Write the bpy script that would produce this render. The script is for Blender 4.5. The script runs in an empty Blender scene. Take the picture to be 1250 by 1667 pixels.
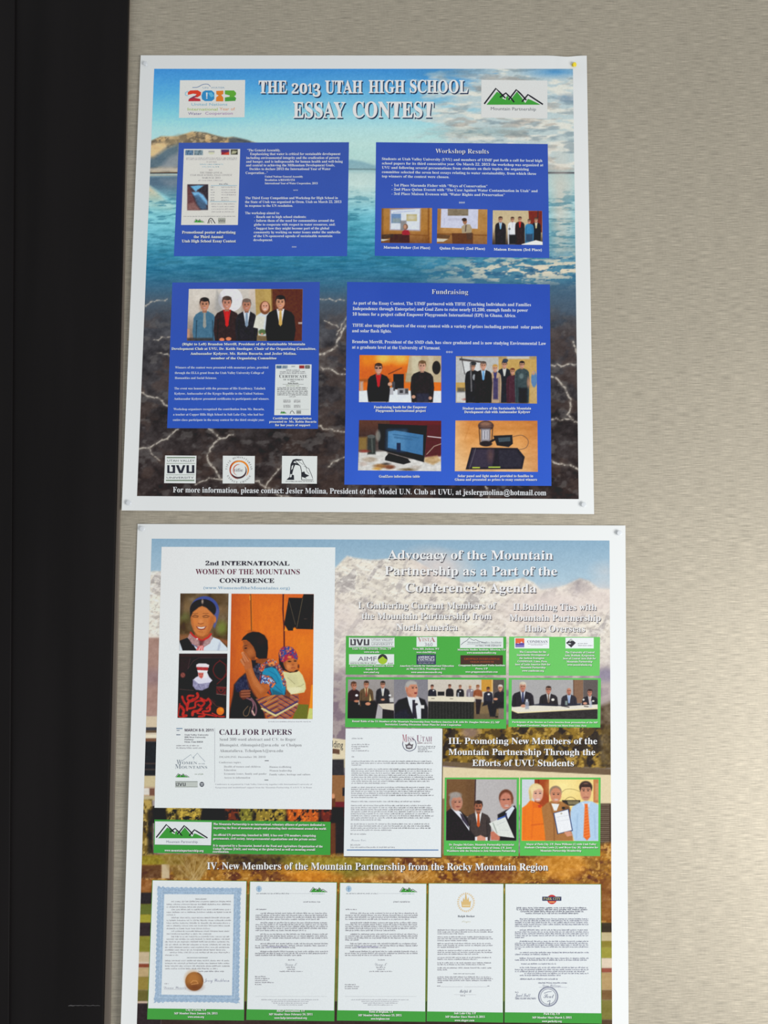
import bpy, math, random
import numpy as np
from mathutils import Matrix, Euler, Vector

# ------------------------------------------------------------------ camera, world, lights, exposure
scene = bpy.context.scene
COL = scene.collection
W, H = 1250.0, 1667.0
F = 1500.0                                     # focal length in pixels of the 1250x1667 frame
CAM_POS = np.array([0.0, -1.83, 1.38])
CAM_EUL = (math.radians(90 + 5.4), 0.0, 0.0)
ROLL = math.radians(-0.4)
_R = Euler(CAM_EUL, 'XYZ').to_matrix() @ Matrix.Rotation(ROLL, 3, 'Z')
cam_data = bpy.data.cameras.new('camera')
cam_data.sensor_fit = 'VERTICAL'
cam_data.sensor_height = 36.0
cam_data.lens = F * 36.0 / H
cam_data.clip_start = 0.02
cam = bpy.data.objects.new('camera', cam_data)
cam.matrix_world = Matrix.Translation(Vector(CAM_POS)) @ _R.to_4x4()
COL.objects.link(cam)
scene.camera = cam

world = bpy.data.worlds.new('world')
scene.world = world
world.use_nodes = True
world.node_tree.nodes['Background'].inputs[0].default_value = (0.95, 0.98, 1.0, 1)
world.node_tree.nodes['Background'].inputs[1].default_value = 0.50

def area_light(name, loc, target, sx, sy, power, color):
    d = bpy.data.lights.new(name, 'AREA')
    d.shape = 'RECTANGLE'; d.size = sx; d.size_y = sy; d.energy = power; d.color = color
    o = bpy.data.objects.new(name, d)
    o.location = loc
    o.rotation_euler = (Vector(target) - Vector(loc)).to_track_quat('-Z', 'Y').to_euler()
    COL.objects.link(o)
    return o
area_light('daylight_from_glass_doors', (2.1, -2.1, 0.6), (0.3, 0.0, 1.1), 1.4, 1.5, 66.0, (1.0, 0.99, 0.965))

scene.view_settings.view_transform = 'Standard'
scene.view_settings.look = 'None'
scene.view_settings.gamma = 1.0
scene.view_settings.exposure = 0.0
scene.view_settings.use_curve_mapping = False

# ------------------------------------------------------------------ helpers
R3 = np.array(_R)
def ray(px, py):
    d = np.stack([(np.asarray(px, float) - W / 2) / F, (H / 2 - np.asarray(py, float)) / F, -np.ones_like(np.asarray(px, float))], -1)
    return d @ R3.T
def on_wall(px, py, y=0.0):
    """point of the plane y (the wall is y = 0) seen at a pixel of the photograph"""
    d = ray(px, py)
    t = (y - CAM_POS[1]) / d[..., 1]
    return CAM_POS + d * np.asarray(t)[..., None]

def lin(c):
    c = np.clip(np.asarray(c, float) / 255.0, 0, 1)
    return np.where(c <= 0.04045, c / 12.92, ((c + 0.055) / 1.055) ** 2.4)
def white_level(px, py):
    u = (px - 230) / 720.0; v = (py - 100) / 700.0
    return 0.60 + 0.10 * u + 0.16 * np.minimum(v, 1) + 0.05 * np.maximum(v - 1, 0)
PAPER = 0.86
def ink(rgb, px, py):
    """photograph colour -> reflectance of the print, given the measured brightness of its white paper"""
    a = (lin(rgb) - 0.012) / (white_level(px, py)[..., None] - 0.012) * PAPER
    return np.clip(a, 0.006, 0.9)

def hash2(ix, iy, seed):
    n = (ix.astype(np.int64) * 374761393 + iy.astype(np.int64) * 668265263 + seed * 974634777) & 0x7fffffff
    n = ((n ^ (n >> 13)) * 1274126177) & 0x7fffffff
    return ((n ^ (n >> 16)) & 0xffff) / 65535.0
def vnoise(x, y, seed=0):
    ix = np.floor(x); iy = np.floor(y); fx = x - ix; fy = y - iy
    fx = fx * fx * (3 - 2 * fx); fy = fy * fy * (3 - 2 * fy)
    a = hash2(ix, iy, seed); b = hash2(ix + 1, iy, seed); c = hash2(ix, iy + 1, seed); d = hash2(ix + 1, iy + 1, seed)
    return (a * (1 - fx) + b * fx) * (1 - fy) + (c * (1 - fx) + d * fx) * fy
def fbm(x, y, seed=0, octv=4):
    s = 0; a = 0.5; t = 0
    for k in range(octv):
        s = s + a * vnoise(x * 2 ** k, y * 2 ** k, seed + k * 17); t += a; a *= 0.55
    return s / t

# ------------------------------------------------------------------ materials
def new_mat(name):
    m = bpy.data.materials.new(name); m.use_nodes = True
    nt = m.node_tree
    return m, nt, nt.nodes['Principled BSDF']
def mat_print():
    m, nt, b = new_mat('glossy_print')
    a = nt.nodes.new('ShaderNodeAttribute'); a.attribute_name = 'Col'
    tc = nt.nodes.new('ShaderNodeTexCoord')
    n = nt.nodes.new('ShaderNodeTexNoise'); n.inputs['Scale'].default_value = 520; n.inputs['Detail'].default_value = 2
    nt.links.new(tc.outputs['Object'], n.inputs['Vector'])
    r = nt.nodes.new('ShaderNodeMapRange'); r.inputs[1].default_value = 0.3; r.inputs[2].default_value = 0.7
    r.inputs[3].default_value = 0.97; r.inputs[4].default_value = 1.03
    nt.links.new(n.outputs[0], r.inputs[0])
    mx = nt.nodes.new('ShaderNodeVectorMath'); mx.operation = 'SCALE'
    nt.links.new(a.outputs['Color'], mx.inputs[0]); nt.links.new(r.outputs[0], mx.inputs['Scale'])
    nt.links.new(mx.outputs[0], b.inputs['Base Color'])
    b.inputs['Roughness'].default_value = 0.22
    b.inputs['IOR'].default_value = 1.42
    return m
PRINT = mat_print()
def mat_paper():
    m, nt, b = new_mat('glossy_white_paper')
    b.inputs['Base Color'].default_value = (0.85, 0.868, 0.868, 1)
    b.inputs['Roughness'].default_value = 0.25
    b.inputs['IOR'].default_value = 1.42
    return m
PAPERM = mat_paper()

# ------------------------------------------------------------------ mesh output
def link_mesh(name, verts, faces, mat, parent=None, colors=None, smooth=False):
    """faces: int array (n,3) or (n,4) or list of arrays of both"""
    me = bpy.data.meshes.new(name)
    fl = faces if isinstance(faces, list) else [faces]
    fl = [np.asarray(f, np.int32) for f in fl if len(f)]
    loops = np.concatenate([f.ravel() for f in fl])
    sizes = np.concatenate([np.full(len(f), f.shape[1], np.int32) for f in fl])
    starts = np.concatenate([[0], np.cumsum(sizes)[:-1]]).astype(np.int32)
    me.vertices.add(len(verts)); me.vertices.foreach_set('co', np.asarray(verts, np.float32).ravel())
    me.loops.add(len(loops)); me.loops.foreach_set('vertex_index', loops)
    me.polygons.add(len(sizes)); me.polygons.foreach_set('loop_start', starts)
    me.polygons.foreach_set('use_smooth', np.full(len(sizes), bool(smooth)))
    me.update(calc_edges=True)
    if colors is not None:
        ca = me.color_attributes.new('Col', 'FLOAT_COLOR', 'POINT')
        c4 = np.ones((len(verts), 4), np.float32); c4[:, :3] = colors
        ca.data.foreach_set('color', c4.ravel())
    me.materials.append(mat)
    o = bpy.data.objects.new(name, me); COL.objects.link(o)
    if parent is not None:
        o.parent = parent
        o.matrix_parent_inverse = Matrix.Identity(4)
    return o
def grid_faces(ny, nx):
    i = np.arange(ny * nx).reshape(ny, nx)
    return np.stack([i[1:, :-1], i[1:, 1:], i[:-1, 1:], i[:-1, :-1]], -1).reshape(-1, 4)

# ------------------------------------------------------------------ the posters' slightly bowed surface
class Poster:
    def __init__(s, quad, height, name, label, crease=0):
        s.crease = crease
        s.q = np.array(quad, float)                      # TL TR BR BL in the photograph
        s.w = on_wall(s.q[:, 0], s.q[:, 1])[:, [0, 2]]
        s.height = height
        cx, cz = s.w.mean(0)
        s.origin = np.array([cx, 0.0, cz])
        s.build(name, label)
    def uv(s, x, z):
        tl, tr, br, bl = s.w
        v = (tl[1] - z) / (tl[1] - bl[1])
        for _ in range(2):
            xl = tl[0] + (bl[0] - tl[0]) * v; xr = tr[0] + (br[0] - tr[0]) * v
            u = (x - xl) / (xr - xl)
            zt = tl[1] + (tr[1] - tl[1]) * u; zb = bl[1] + (br[1] - bl[1]) * u
            v = (zt - z) / (zt - zb)
        return u, v
    def pt(s, px, py, lift=0.0):
        p = on_wall(px, py)
        for _ in range(3):
            u, v = s.uv(p[..., 0], p[..., 2])
            h = s.height(np.clip(u, 0, 1), np.clip(v, 0, 1)) + lift
            p = on_wall(px, py, -h)
        return p - s.origin
    def build(s, name, label):
        n = 170
        t = np.linspace(0, 1, n)
        U, V = np.meshgrid(t, t)
        q = s.q
        P = ((q[0][:, None, None] * (1 - U) + q[1][:, None, None] * U) * (1 - V) + (q[3][:, None, None] * (1 - U) + q[2][:, None, None] * U) * V)
        if s.crease: P[1] += s.crease * np.exp(-((U - 0.955) / 0.022) ** 2) * np.clip(1 - V * 9, 0, 1)
        front = s.pt(P[0], P[1]).reshape(-1, 3)
        back = front + np.array([0, 0.0004, 0])
        g = grid_faces(n, n)
        i = np.arange(n * n).reshape(n, n)
        rim = np.concatenate([i[0, :], i[1:, -1], i[-1, :-1][::-1], i[:-1, 0][::-1][:-0 or None]])
        rim2 = np.roll(rim, -1)
        m = len(rim); i = np.arange(m); j = (i + 1) % m           # the cut edge has its own vertices, so its shading stays crisp
        e0 = 2 * n * n
        side = np.stack([e0 + i, e0 + j, e0 + m + j, e0 + m + i], -1)[rim != rim2]
        s.root = link_mesh(name, np.concatenate([front, back, front[rim], back[rim]]), np.concatenate([g, g[:, ::-1] + n * n, side[:, ::-1]]), PAPERM, smooth=True)
        s.root.location = s.origin
        s.root['label'] = label; s.root['category'] = 'poster'

LAYER = 0.00012
class Pic:
    """a printed patch: a fine grid whose vertices carry the ink colour"""
    def __init__(s, poster, tf, quad, res=0.8, layer=1):
        s.poster = poster; s.tf = tf; s.layer = layer
        q = np.array(quad, float)
        if q.shape == (4,): q = np.array([(q[0], q[1]), (q[2], q[1]), (q[2], q[3]), (q[0], q[3])])
        s.q = q
        k = tf[2]
        nx = max(2, int(math.ceil(np.linalg.norm(q[1] - q[0]) / k / res)) + 1)
        ny = max(2, int(math.ceil(np.linalg.norm(q[3] - q[0]) / k / res)) + 1)
        U, V = np.meshgrid(np.linspace(0, 1, nx), np.linspace(0, 1, ny))
        s.X, s.Y = [(q[0][i] * (1 - U) + q[1][i] * U) * (1 - V) + (q[3][i] * (1 - U) + q[2][i] * U) * V for i in (0, 1)]
        s.U, s.V = U, V
        s.C = np.zeros(U.shape + (3,)); s.soft = 0.55 * k
    def mix(s, m, col):
        m = m[..., None]; s.C = s.C * (1 - m) + np.asarray(col, float) * m
        return s
    def bg(s, col): s.C[:] = col; return s
    def vg(s, stops, uv=True, horiz=False):
        t = (s.U if horiz else s.V) if uv else (s.X if horiz else s.Y)
        xs = [a for a, _ in stops]
        s.C = np.stack([np.interp(t, xs, [c[i] for _, c in stops]) for i in range(3)], -1); return s
    def m_el(s, cx, cy, rx, ry, soft=None, rot=0):
        soft = soft or s.soft
        c, n = math.cos(rot), math.sin(rot); dx = s.X - cx; dy = s.Y - cy
        a = (dx * c + dy * n) / rx; b = (-dx * n + dy * c) / ry
        r = np.sqrt(a * a + b * b)
        return np.clip(0.5 - (r - 1) * min(rx, ry) / (2 * soft), 0, 1)
    def m_po(s, pts, soft=None):
        soft = soft or s.soft
        P = np.array(pts, float); m = np.zeros(s.X.shape)
        x0, y0 = P.min(0) - 2 * soft; x1, y1 = P.max(0) + 2 * soft
        sel = (s.X > x0) & (s.X < x1) & (s.Y > y0) & (s.Y < y1)
        x = s.X[sel]; y = s.Y[sel]; d = np.full(x.shape, 1e9); ins = np.zeros(x.shape, bool)
        for i in range(len(P)):
            a = P[i - 1]; b = P[i]; e = b - a; L = e @ e + 1e-9
            t = np.clip(((x - a[0]) * e[0] + (y - a[1]) * e[1]) / L, 0, 1)
            d = np.minimum(d, np.hypot(x - a[0] - t * e[0], y - a[1] - t * e[1]))
            if a[1] != b[1]:
                c = ((a[1] > y) != (b[1] > y)) & (x < e[0] * (y - a[1]) / e[1] + a[0])
                ins ^= c
        m[sel] = np.clip(0.5 + np.where(ins, d, -d) / (2 * soft), 0, 1)
        return m
    def m_ln(s, pts, w, soft=None):
        soft = soft or s.soft
        P = np.array(pts, float); d = np.full(s.X.shape, 1e9)
        for a, b in zip(P[:-1], P[1:]):
            e = b - a; L = e @ e + 1e-9
            t = np.clip(((s.X - a[0]) * e[0] + (s.Y - a[1]) * e[1]) / L, 0, 1)
            d = np.minimum(d, np.hypot(s.X - a[0] - t * e[0], s.Y - a[1] - t * e[1]))
        return np.clip(0.5 + (w / 2 - d) / (2 * soft), 0, 1) * min(1.0, w / soft)
    def el(s, cx, cy, rx, ry, col, a=1, soft=None, rot=0): return s.mix(s.m_el(cx, cy, rx, ry, soft, rot) * a, col)
    def po(s, pts, col, a=1, soft=None): return s.mix(s.m_po(pts, soft) * a, col)
    def bx(s, x0, y0, x1, y1, col, a=1, soft=None): return s.po([(x0, y0), (x1, y0), (x1, y1), (x0, y1)], col, a, soft)
    def ln(s, pts, w, col, a=1, soft=None): return s.mix(s.m_ln(pts, w, soft) * a, col)
    def nz(s, sx, sy, amp, octv=3, seed=1, mask=1.0):
        n = (fbm(s.X / sx, s.Y / sy, seed, octv) - 0.5) * 2 * amp
        s.C = np.clip(s.C + (n * mask)[..., None], 0, 255); return s
    def nb(s, sx, sy, lo, hi, col, a=1, seed=1, octv=3, mask=1.0):
        n = fbm(s.X / sx, s.Y / sy, seed, octv)
        m = np.clip((n - lo) / (hi - lo), 0, 1) * a
        return s.mix(m * mask, col)
    def man(s, x, y, r, yb, suit=(32, 30, 34), shirt=(225, 228, 235), tie=None, hair=(50, 38, 32), skin=(205, 150, 125), w=2.5, look=0.0, smile=True, bald=False):
        k = s.soft * 0.8
        dk = lambda c, f: tuple(v * f for v in c)
        s.po([(x - .75 * r, y + 1.35 * r), (x + .75 * r, y + 1.35 * r), (x + w * .8 * r, y + 1.95 * r), (x + w * r, y + 2.7 * r), (x + w * 1.1 * r, y + 5.4 * r), (x + w * .98 * r, yb), (x - w * .98 * r, yb), (x - w * 1.1 * r, y + 5.4 * r), (x - w * r, y + 2.7 * r), (x - w * .8 * r, y + 1.95 * r)], suit, soft=k * 1.6)
        s.ln([(x - w * .72 * r, y + 3.2 * r), (x - w * .78 * r, yb)], .22 * r, dk(suit, .6), .8)
        s.ln([(x + w * .72 * r, y + 3.2 * r), (x + w * .78 * r, yb)], .22 * r, dk(suit, .6), .8)
        if shirt is not None:
            s.po([(x - .75 * r, y + 1.3 * r), (x + .75 * r, y + 1.3 * r), (x + .25 * r, y + 4.2 * r), (x - .25 * r, y + 4.2 * r)], shirt)
        s.po([(x - .45 * r, y + .8 * r), (x + .45 * r, y + .8 * r), (x + .4 * r, y + 1.65 * r), (x - .4 * r, y + 1.65 * r)], dk(skin, .78))
        if tie is not None:
            s.po([(x - .2 * r, y + 1.6 * r), (x + .2 * r, y + 1.6 * r), (x + .34 * r, y + 4.3 * r), (x, y + 4.7 * r), (x - .34 * r, y + 4.3 * r)], tie)
        if not bald:
            s.el(x - look * .3 * r, y - .35 * r, .98 * r, 1.05 * r, hair)
        s.el(x, y + .08 * r, .84 * r, 1.16 * r, skin)
        if not bald:
            s.el(x - look * .2 * r, y - .95 * r, .86 * r, .42 * r, hair, soft=k * 1.3)
        s.el(x - .55 * r, y + .3 * r, .4 * r, .9 * r, dk(skin, .78), .55, soft=.35 * r)
        fx = x + look * .25 * r
        s.el(fx - .34 * r, y - .05 * r, .17 * r, .11 * r, (50, 35, 32), .9); s.el(fx + .34 * r, y - .05 * r, .17 * r, .11 * r, (50, 35, 32), .9)
        s.ln([(fx - .52 * r, y - .28 * r), (fx - .18 * r, y - .3 * r)], .1 * r, dk(hair, .9), .7); s.ln([(fx + .18 * r, y - .3 * r), (fx + .52 * r, y - .28 * r)], .1 * r, dk(hair, .9), .7)
        s.el(fx, y + .3 * r, .14 * r, .2 * r, dk(skin, .85), .7)
        s.el(fx, y + .66 * r, .34 * r, .12 * r, (165, 80, 75), .85)
        if smile: s.el(fx, y + .64 * r, .22 * r, .06 * r, (240, 225, 215), .9)
        return s
    def emit(s, parent, name, label=None):
        ox, oy, k = s.tf
        px = ox + s.X / k; py = oy + s.Y / k
        p = s.poster.pt(px, py, s.layer * LAYER)
        ny, nx = px.shape
        o = link_mesh(name, p.reshape(-1, 3), grid_faces(ny, nx), PRINT, parent, ink(s.C, px, py).reshape(-1, 3))
        if label: o['label'] = label
        return o

# ------------------------------------------------------------------ lettering
STY = {}
def math_bold(t, up, lo, di):
    r = ''
    for ch in t:
        if 'A' <= ch <= 'Z' and up: r += chr(up + ord(ch) - 65)
        elif 'a' <= ch <= 'z' and lo: r += chr(lo + ord(ch) - 97)
        elif ch.isdigit() and di: r += chr(di + ord(ch) - 48)
        else: r += ch
    return r
STYLES = {'bold': (0x1D400, 0x1D41A, 0x1D7CE, 0.0), 'serif': (0x1D400, 0x1D41A, 0x1D7CE, -0.011), 'heavy': (0x1D400, 0x1D41A, 0x1D7CE, 0.012),
          'sans': (0, 0, 0, 0.0), 'sansbold': (0x1D5D4, 0x1D5EE, 0x1D7EC, 0.0), 'script': (0x1D4D0, 0x1D4EA, 0, -0.008), 'ital': (0x1D468, 0x1D482, 0, 0.0)}
_cache = {}
def glyphs(text, style, res):
    key = (text, style, res)
    if key in _cache: return _cache[key]
    up, lo, di, off = STYLES[style]
    c = bpy.data.curves.new('lettering', 'FONT'); c.body = math_bold(text, up, lo, di)
    c.size = 1; c.resolution_u = res; c.offset = off; c.dimensions = '2D'; c.fill_mode = 'FRONT'
    o = bpy.data.objects.new('lettering', c)
    me = bpy.data.meshes.new_from_object(o)
    n = len(me.vertices); v = np.zeros(n * 3, np.float32)
    if n: me.vertices.foreach_get('co', v)
    me.calc_loop_triangles()
    f = np.zeros(len(me.loop_triangles) * 3, np.int32)
    if len(f): me.loop_triangles.foreach_get('vertices', f)
    bpy.data.meshes.remove(me); bpy.data.objects.remove(o); bpy.data.curves.remove(c)
    _cache[key] = (v.reshape(-1, 3)[:, :2].astype(float), f.reshape(-1, 3))
    return _cache[key]
CAPH = {}
def cap_height(style):
    if style not in CAPH:
        v, f = glyphs('H', style, 2); CAPH[style] = v[:, 1].max()
    return CAPH[style]
class Txt:
    """lettering of one block, printed over a patch; coordinates as in Pic"""
    def __init__(s, poster, tf, layer=4):
        s.poster = poster; s.tf = tf; s.layer = layer; s.V = []; s.F = []; s.C = []; s.Lf = []; s.n = 0; s.z = 0.0; s.cuts = []
    def add(s, xy, faces, col, lift):
        s.V.append(xy); s.F.append(faces + s.n); s.n += len(xy)
        s.C.append(np.tile(np.array(col, float), (len(xy), 1))); s.Lf.append(np.full(len(xy), lift + s.z))
    def t(s, text, x0, x1, y, cap, col=(235, 238, 245), style='bold', y1=None, shadow=None, sh=(1, 1), res=2, lean=0.0):
        v, f = glyphs(text, style, res)
        if not len(v): return s
        k = cap / cap_height(style)
        a, b = v[:, 0].min(), v[:, 0].max()
        if x1 is None: x1 = x0 + (b - a) * k
        kx = (x1 - x0) / (b - a)
        y1 = y if y1 is None else y1
        X = x0 + (v[:, 0] - a) * kx
        Y = y + (y1 - y) * (X - x0) / max(x1 - x0, 1e-6) - v[:, 1] * k
        X = X + lean * v[:, 1] * k
        p = np.stack([X, Y], -1)
        if shadow is not None: s.add(p + np.array(sh), f, shadow, -1)
        s.add(p, f, col, 0)
        return s
    def c(s, text, cx, w, y, cap, **kw): return s.t(text, cx - w / 2, cx + w / 2, y, cap, **kw)
    def lines(s, rows, cap, col=(225, 230, 245), style='bold', slope=0.0, **kw):
        for row in rows:
            if row is None: s.cut(); continue
            tx, x0, x1, y = row
            s.t(tx, x0, x1, y, cap, col, style, y1=y + slope * (x1 - x0), **kw)
        return s
    def up(s, z): s.z = z; return s
    def greek(s, x0, x1, y, xh, col, rng, slope=0.0, pitch=None, w=None, indent=0.0):
        """a row of print too small to read: one stem and one bowl bar for each letter"""
        pitch = pitch or xh * 0.95; w = w or pitch * 0.42
        x = x0 + indent; q = []
        while x < x1 - pitch:
            n = rng.choice((2, 3, 3, 4, 5, 6, 7, 8, 9))
            for _ in range(n):
                if x > x1 - pitch: break
                up = xh * (1.5 if rng.random() < .25 else 1); dn = xh * (.35 if rng.random() < .1 else 0)
                yy = y + slope * (x - x0)
                q.append((x, yy - up, x + w, yy + dn))
                q.append((x, yy - xh * rng.choice((.28, .6, 1.0)), x + pitch, yy - xh * rng.choice((0.0, .1, .4))))
                x += pitch
            x += pitch * .8
        q = [(a, min(b, d), c, max(b, d) + .12 * xh) for a, b, c, d in q]
        if not q: return s
        col = tuple(v + (228 - v) * .34 for v in col) if max(col) < 200 else col
        A = np.array(q); P = np.stack([A[:, [0, 1]], A[:, [2, 1]], A[:, [2, 3]], A[:, [0, 3]]], 1).reshape(-1, 2)
        i = np.arange(len(A)) * 4
        s.add(P, np.concatenate([np.stack([i, i + 2, i + 1], -1), np.stack([i, i + 3, i + 2], -1)]), col, 0)
        return s
    def quad(s, x0, y0, x1, y1, col, lift=0):
        s.add(np.array([(x0, y0), (x1, y0), (x1, y1), (x0, y1)], float), np.array([(0, 2, 1), (0, 3, 2)]), col, lift); return s
    def stroke(s, pts, w, col, lift=0):
        P = np.array(pts, float)
        d = np.gradient(P, axis=0); n = np.stack([-d[:, 1], d[:, 0]], -1); n /= np.linalg.norm(n, axis=1)[:, None] + 1e-9
        V = np.concatenate([P - n * w / 2, P + n * w / 2]); m = len(P); i = np.arange(m - 1)
        s.add(V, np.concatenate([np.stack([i, i + 1, i + m], -1), np.stack([i + 1, i + m + 1, i + m], -1)]), col, lift); return s
    def poly(s, pts, col, lift=0):
        from mathutils.geometry import tessellate_polygon
        tri = tessellate_polygon([[Vector((x, y, 0)) for x, y in pts]])
        s.add(np.array(pts, float), np.array(tri), col, lift); return s
    def cut(s): s.cuts.append(len(s.V)); return s
    def emit(s, parent, name, label=None):
        """every block between two cuts becomes a part of its own"""
        ends = [c for c in s.cuts if 0 < c < len(s.V)] + [len(s.V)]
        V, F_, C, L_ = s.V, s.F, s.C, s.Lf; a = 0; o = None
        for e in ends:
            if e > a:
                base = sum(len(v) for v in V[:a])
                s.V, s.F, s.C, s.Lf = V[a:e], [f - base for f in F_[a:e]], C[a:e], L_[a:e]
                o = s.emit_block(parent, name, label)
            a = e
        s.V, s.F, s.C, s.Lf = V, F_, C, L_
        return o
    def emit_block(s, parent, name, label=None):
        ox, oy, k = s.tf
        P = np.concatenate(s.V); px = ox + P[:, 0] / k; py = oy + P[:, 1] / k
        lift = (s.layer + np.concatenate(s.Lf)) * LAYER
        p = s.poster.pt(px, py, lift)
        F_ = np.concatenate(s.F)
        # all faces towards the room
        a = p[F_[:, 1]] - p[F_[:, 0]]; b = p[F_[:, 2]] - p[F_[:, 0]]
        flip = np.cross(a, b)[:, 1] > 0
        F_[flip] = F_[flip][:, ::-1]
        o = link_mesh(name, p, F_, PRINT, parent, ink(np.concatenate(s.C), px, py))
        if label: o['label'] = label
        return o
# ------------------------------------------------------------------ the wall and the dark frame beside it
def mat_fabric():
    m, nt, b = new_mat('woven_taupe_wallcovering')
    N = nt.nodes.new; L = nt.links.new
    tc = N('ShaderNodeTexCoord')
    def streak(sx, sz, detail):
        mp = N('ShaderNodeMapping'); mp.inputs['Scale'].default_value = (sx, 1, sz); L(tc.outputs['Object'], mp.inputs['Vector'])
        n = N('ShaderNodeTexNoise'); n.inputs['Scale'].default_value = 1.0; n.inputs['Detail'].default_value = detail
        L(mp.outputs[0], n.inputs['Vector']); return n.outputs[0]
    a = streak(34, 860, 1.0); c = streak(330, 60, 1); d = streak(5, 4, 3); g = streak(240, 240, 2)
    def ramp(x, lo, hi, o0, o1):
        r = N('ShaderNodeMapRange'); r.inputs[1].default_value = lo; r.inputs[2].default_value = hi; r.inputs[3].default_value = o0; r.inputs[4].default_value = o1
        L(x, r.inputs[0]); return r.outputs[0]
    def mul(x, y):
        k = N('ShaderNodeMath'); k.operation = 'MULTIPLY'; L(x, k.inputs[0]); L(y, k.inputs[1]); return k.outputs[0]
    f = mul(mul(ramp(a, .3, .7, .76, 1.24), ramp(c, .3, .7, .97, 1.03)), mul(ramp(d, .3, .7, .97, 1.03), ramp(g, .3, .7, .96, 1.04)))
    v = N('ShaderNodeVectorMath'); v.operation = 'SCALE'; v.inputs[0].default_value = (0.43, 0.383, 0.300); L(f, v.inputs['Scale'])
    L(v.outputs[0], b.inputs['Base Color'])
    b.inputs['Roughness'].default_value = 0.52
    b.inputs['Specular IOR Level'].default_value = 0.6; b.inputs['Metallic'].default_value = 0.30
    bp = N('ShaderNodeBump'); bp.inputs['Strength'].default_value = 0.2; bp.inputs['Distance'].default_value = 0.0006
    L(a, bp.inputs['Height']); L(bp.outputs[0], b.inputs['Normal'])
    return m
def box(name, x0, x1, y0, y1, z0, z1, mat, parent=None, bevel=0.0):
    v = np.array([(x, y, z) for x in (x0, x1) for y in (y0, y1) for z in (z0, z1)])
    f = np.array([(0, 1, 3, 2), (4, 6, 7, 5), (0, 4, 5, 1), (2, 3, 7, 6), (0, 2, 6, 4), (1, 5, 7, 3)])
    o = link_mesh(name, v, f, mat, parent)
    if bevel:
        b = o.modifiers.new('bevel', 'BEVEL'); b.width = bevel; b.segments = 3
    return o
FAB = mat_fabric()
# fabric-wrapped wall panel; its left edge follows the dark frame
wall = box('wall_back', -0.62, 1.9, 0.0, 0.06, 0.0, 2.75, FAB)
wall['kind'] = 'structure'; wall['label'] = 'taupe woven fabric wall covering with fine horizontal threads'

def mat_dark():
    m, nt, b = new_mat('dark_painted_metal')
    N = nt.nodes.new; L = nt.links.new
    tc = N('ShaderNodeTexCoord'); mp = N('ShaderNodeMapping'); mp.inputs['Scale'].default_value = (9, 9, .9); L(tc.outputs['Object'], mp.inputs[0])
    n = N('ShaderNodeTexNoise'); n.inputs['Scale'].default_value = 1.2; n.inputs['Detail'].default_value = 3; L(mp.outputs[0], n.inputs['Vector'])
    r = N('ShaderNodeMapRange'); r.inputs[1].default_value = .3; r.inputs[2].default_value = .7; r.inputs[3].default_value = .8; r.inputs[4].default_value = 1.25; L(n.outputs[0], r.inputs[0])
    v = N('ShaderNodeVectorMath'); v.operation = 'SCALE'; v.inputs[0].default_value = (0.0085, 0.0072, 0.0074); L(r.outputs[0], v.inputs['Scale']); L(v.outputs[0], b.inputs['Base Color'])
    b.inputs['Roughness'].default_value = 0.55; b.inputs['Specular IOR Level'].default_value = 0.12
    return m
DARK = mat_dark()
def strip(name, edge, y_front, y_back, left, mat, kind='structure', label=None, parent=None):
    """upright slab whose right edge passes through two points of the photograph (top, bottom), continued up and down"""
    a = on_wall(*edge[0], y_front); b = on_wall(*edge[1], y_front)
    k = (b[0] - a[0]) / (b[2] - a[2])
    z0, z1 = 0.0, 2.75
    xa = a[0] + k * (z1 - a[2]); xb = a[0] + k * (z0 - a[2])
    v = np.array([(xb + 0, y_front, z0), (xa, y_front, z1), (xa, y_back, z1), (xb, y_back, z0),
                  (xb - left, y_front, z0), (xa - left, y_front, z1), (xa - left, y_back, z1), (xb - left, y_back, z0)])
    f = np.array([(0, 3, 2, 1), (4, 5, 6, 7), (0, 1, 5, 4), (3, 7, 6, 2), (1, 2, 6, 5), (0, 4, 7, 3)])
    o = link_mesh(name, v, f, mat, parent)
    b_ = o.modifiers.new('bevel', 'BEVEL'); b_.width = 0.0015; b_.segments = 3
    if kind: o['kind'] = kind
    if label: o['label'] = label
    return o
m_edge, nt_, b_ = new_mat('frame_side_painted_lit')
b_.inputs['Base Color'].default_value = (0.15, 0.122, 0.098, 1); b_.inputs['Roughness'].default_value = 0.7  # side face of the dark frame; light from the right is put into this brown
edge = strip('trim_2', [(211, 0), (179, 1667)], -0.004, 0.05, 0.10, m_edge, label='right side of the black frame, its lit tone painted as a narrow grey-brown band')
frame = strip('trim_1', [(208.5, 0), (167, 1667)], -0.014, 0.05, 0.26, DARK, label='tall black painted frame upright left of the posters')
frame2 = strip('trim_3', [(24, 0), (14, 1667)], -0.020, 0.05, 0.7, DARK, label='black frame face at the left edge of the photo')

# a chalky scuff low on the black upright
def scuff():
    px = np.linspace(111, 163, 14); py = 1637 + np.array([0.6, -.2, .4, -.3, .1, -.4, .2, -.6, .1, .3, -.5, .2, -.2, .3]); w = np.array([.5, 1.0, .9, .4, .7, .5, .5, .3, .6, .4, .6, .4, .5, .3])
    a = on_wall(px, py - w, -0.0142); b = on_wall(px, py + w, -0.0142); i = np.arange(13)
    m, nt, bs = new_mat('chalky_scuff'); bs.inputs['Base Color'].default_value = (0.07, 0.066, 0.066, 1)
    return link_mesh('scuff_mark', np.concatenate([a, b]), np.stack([i, i + 14, i + 15, i + 1], -1), m, frame)
scuff()['label'] = 'thin pale horizontal scuff'
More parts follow.
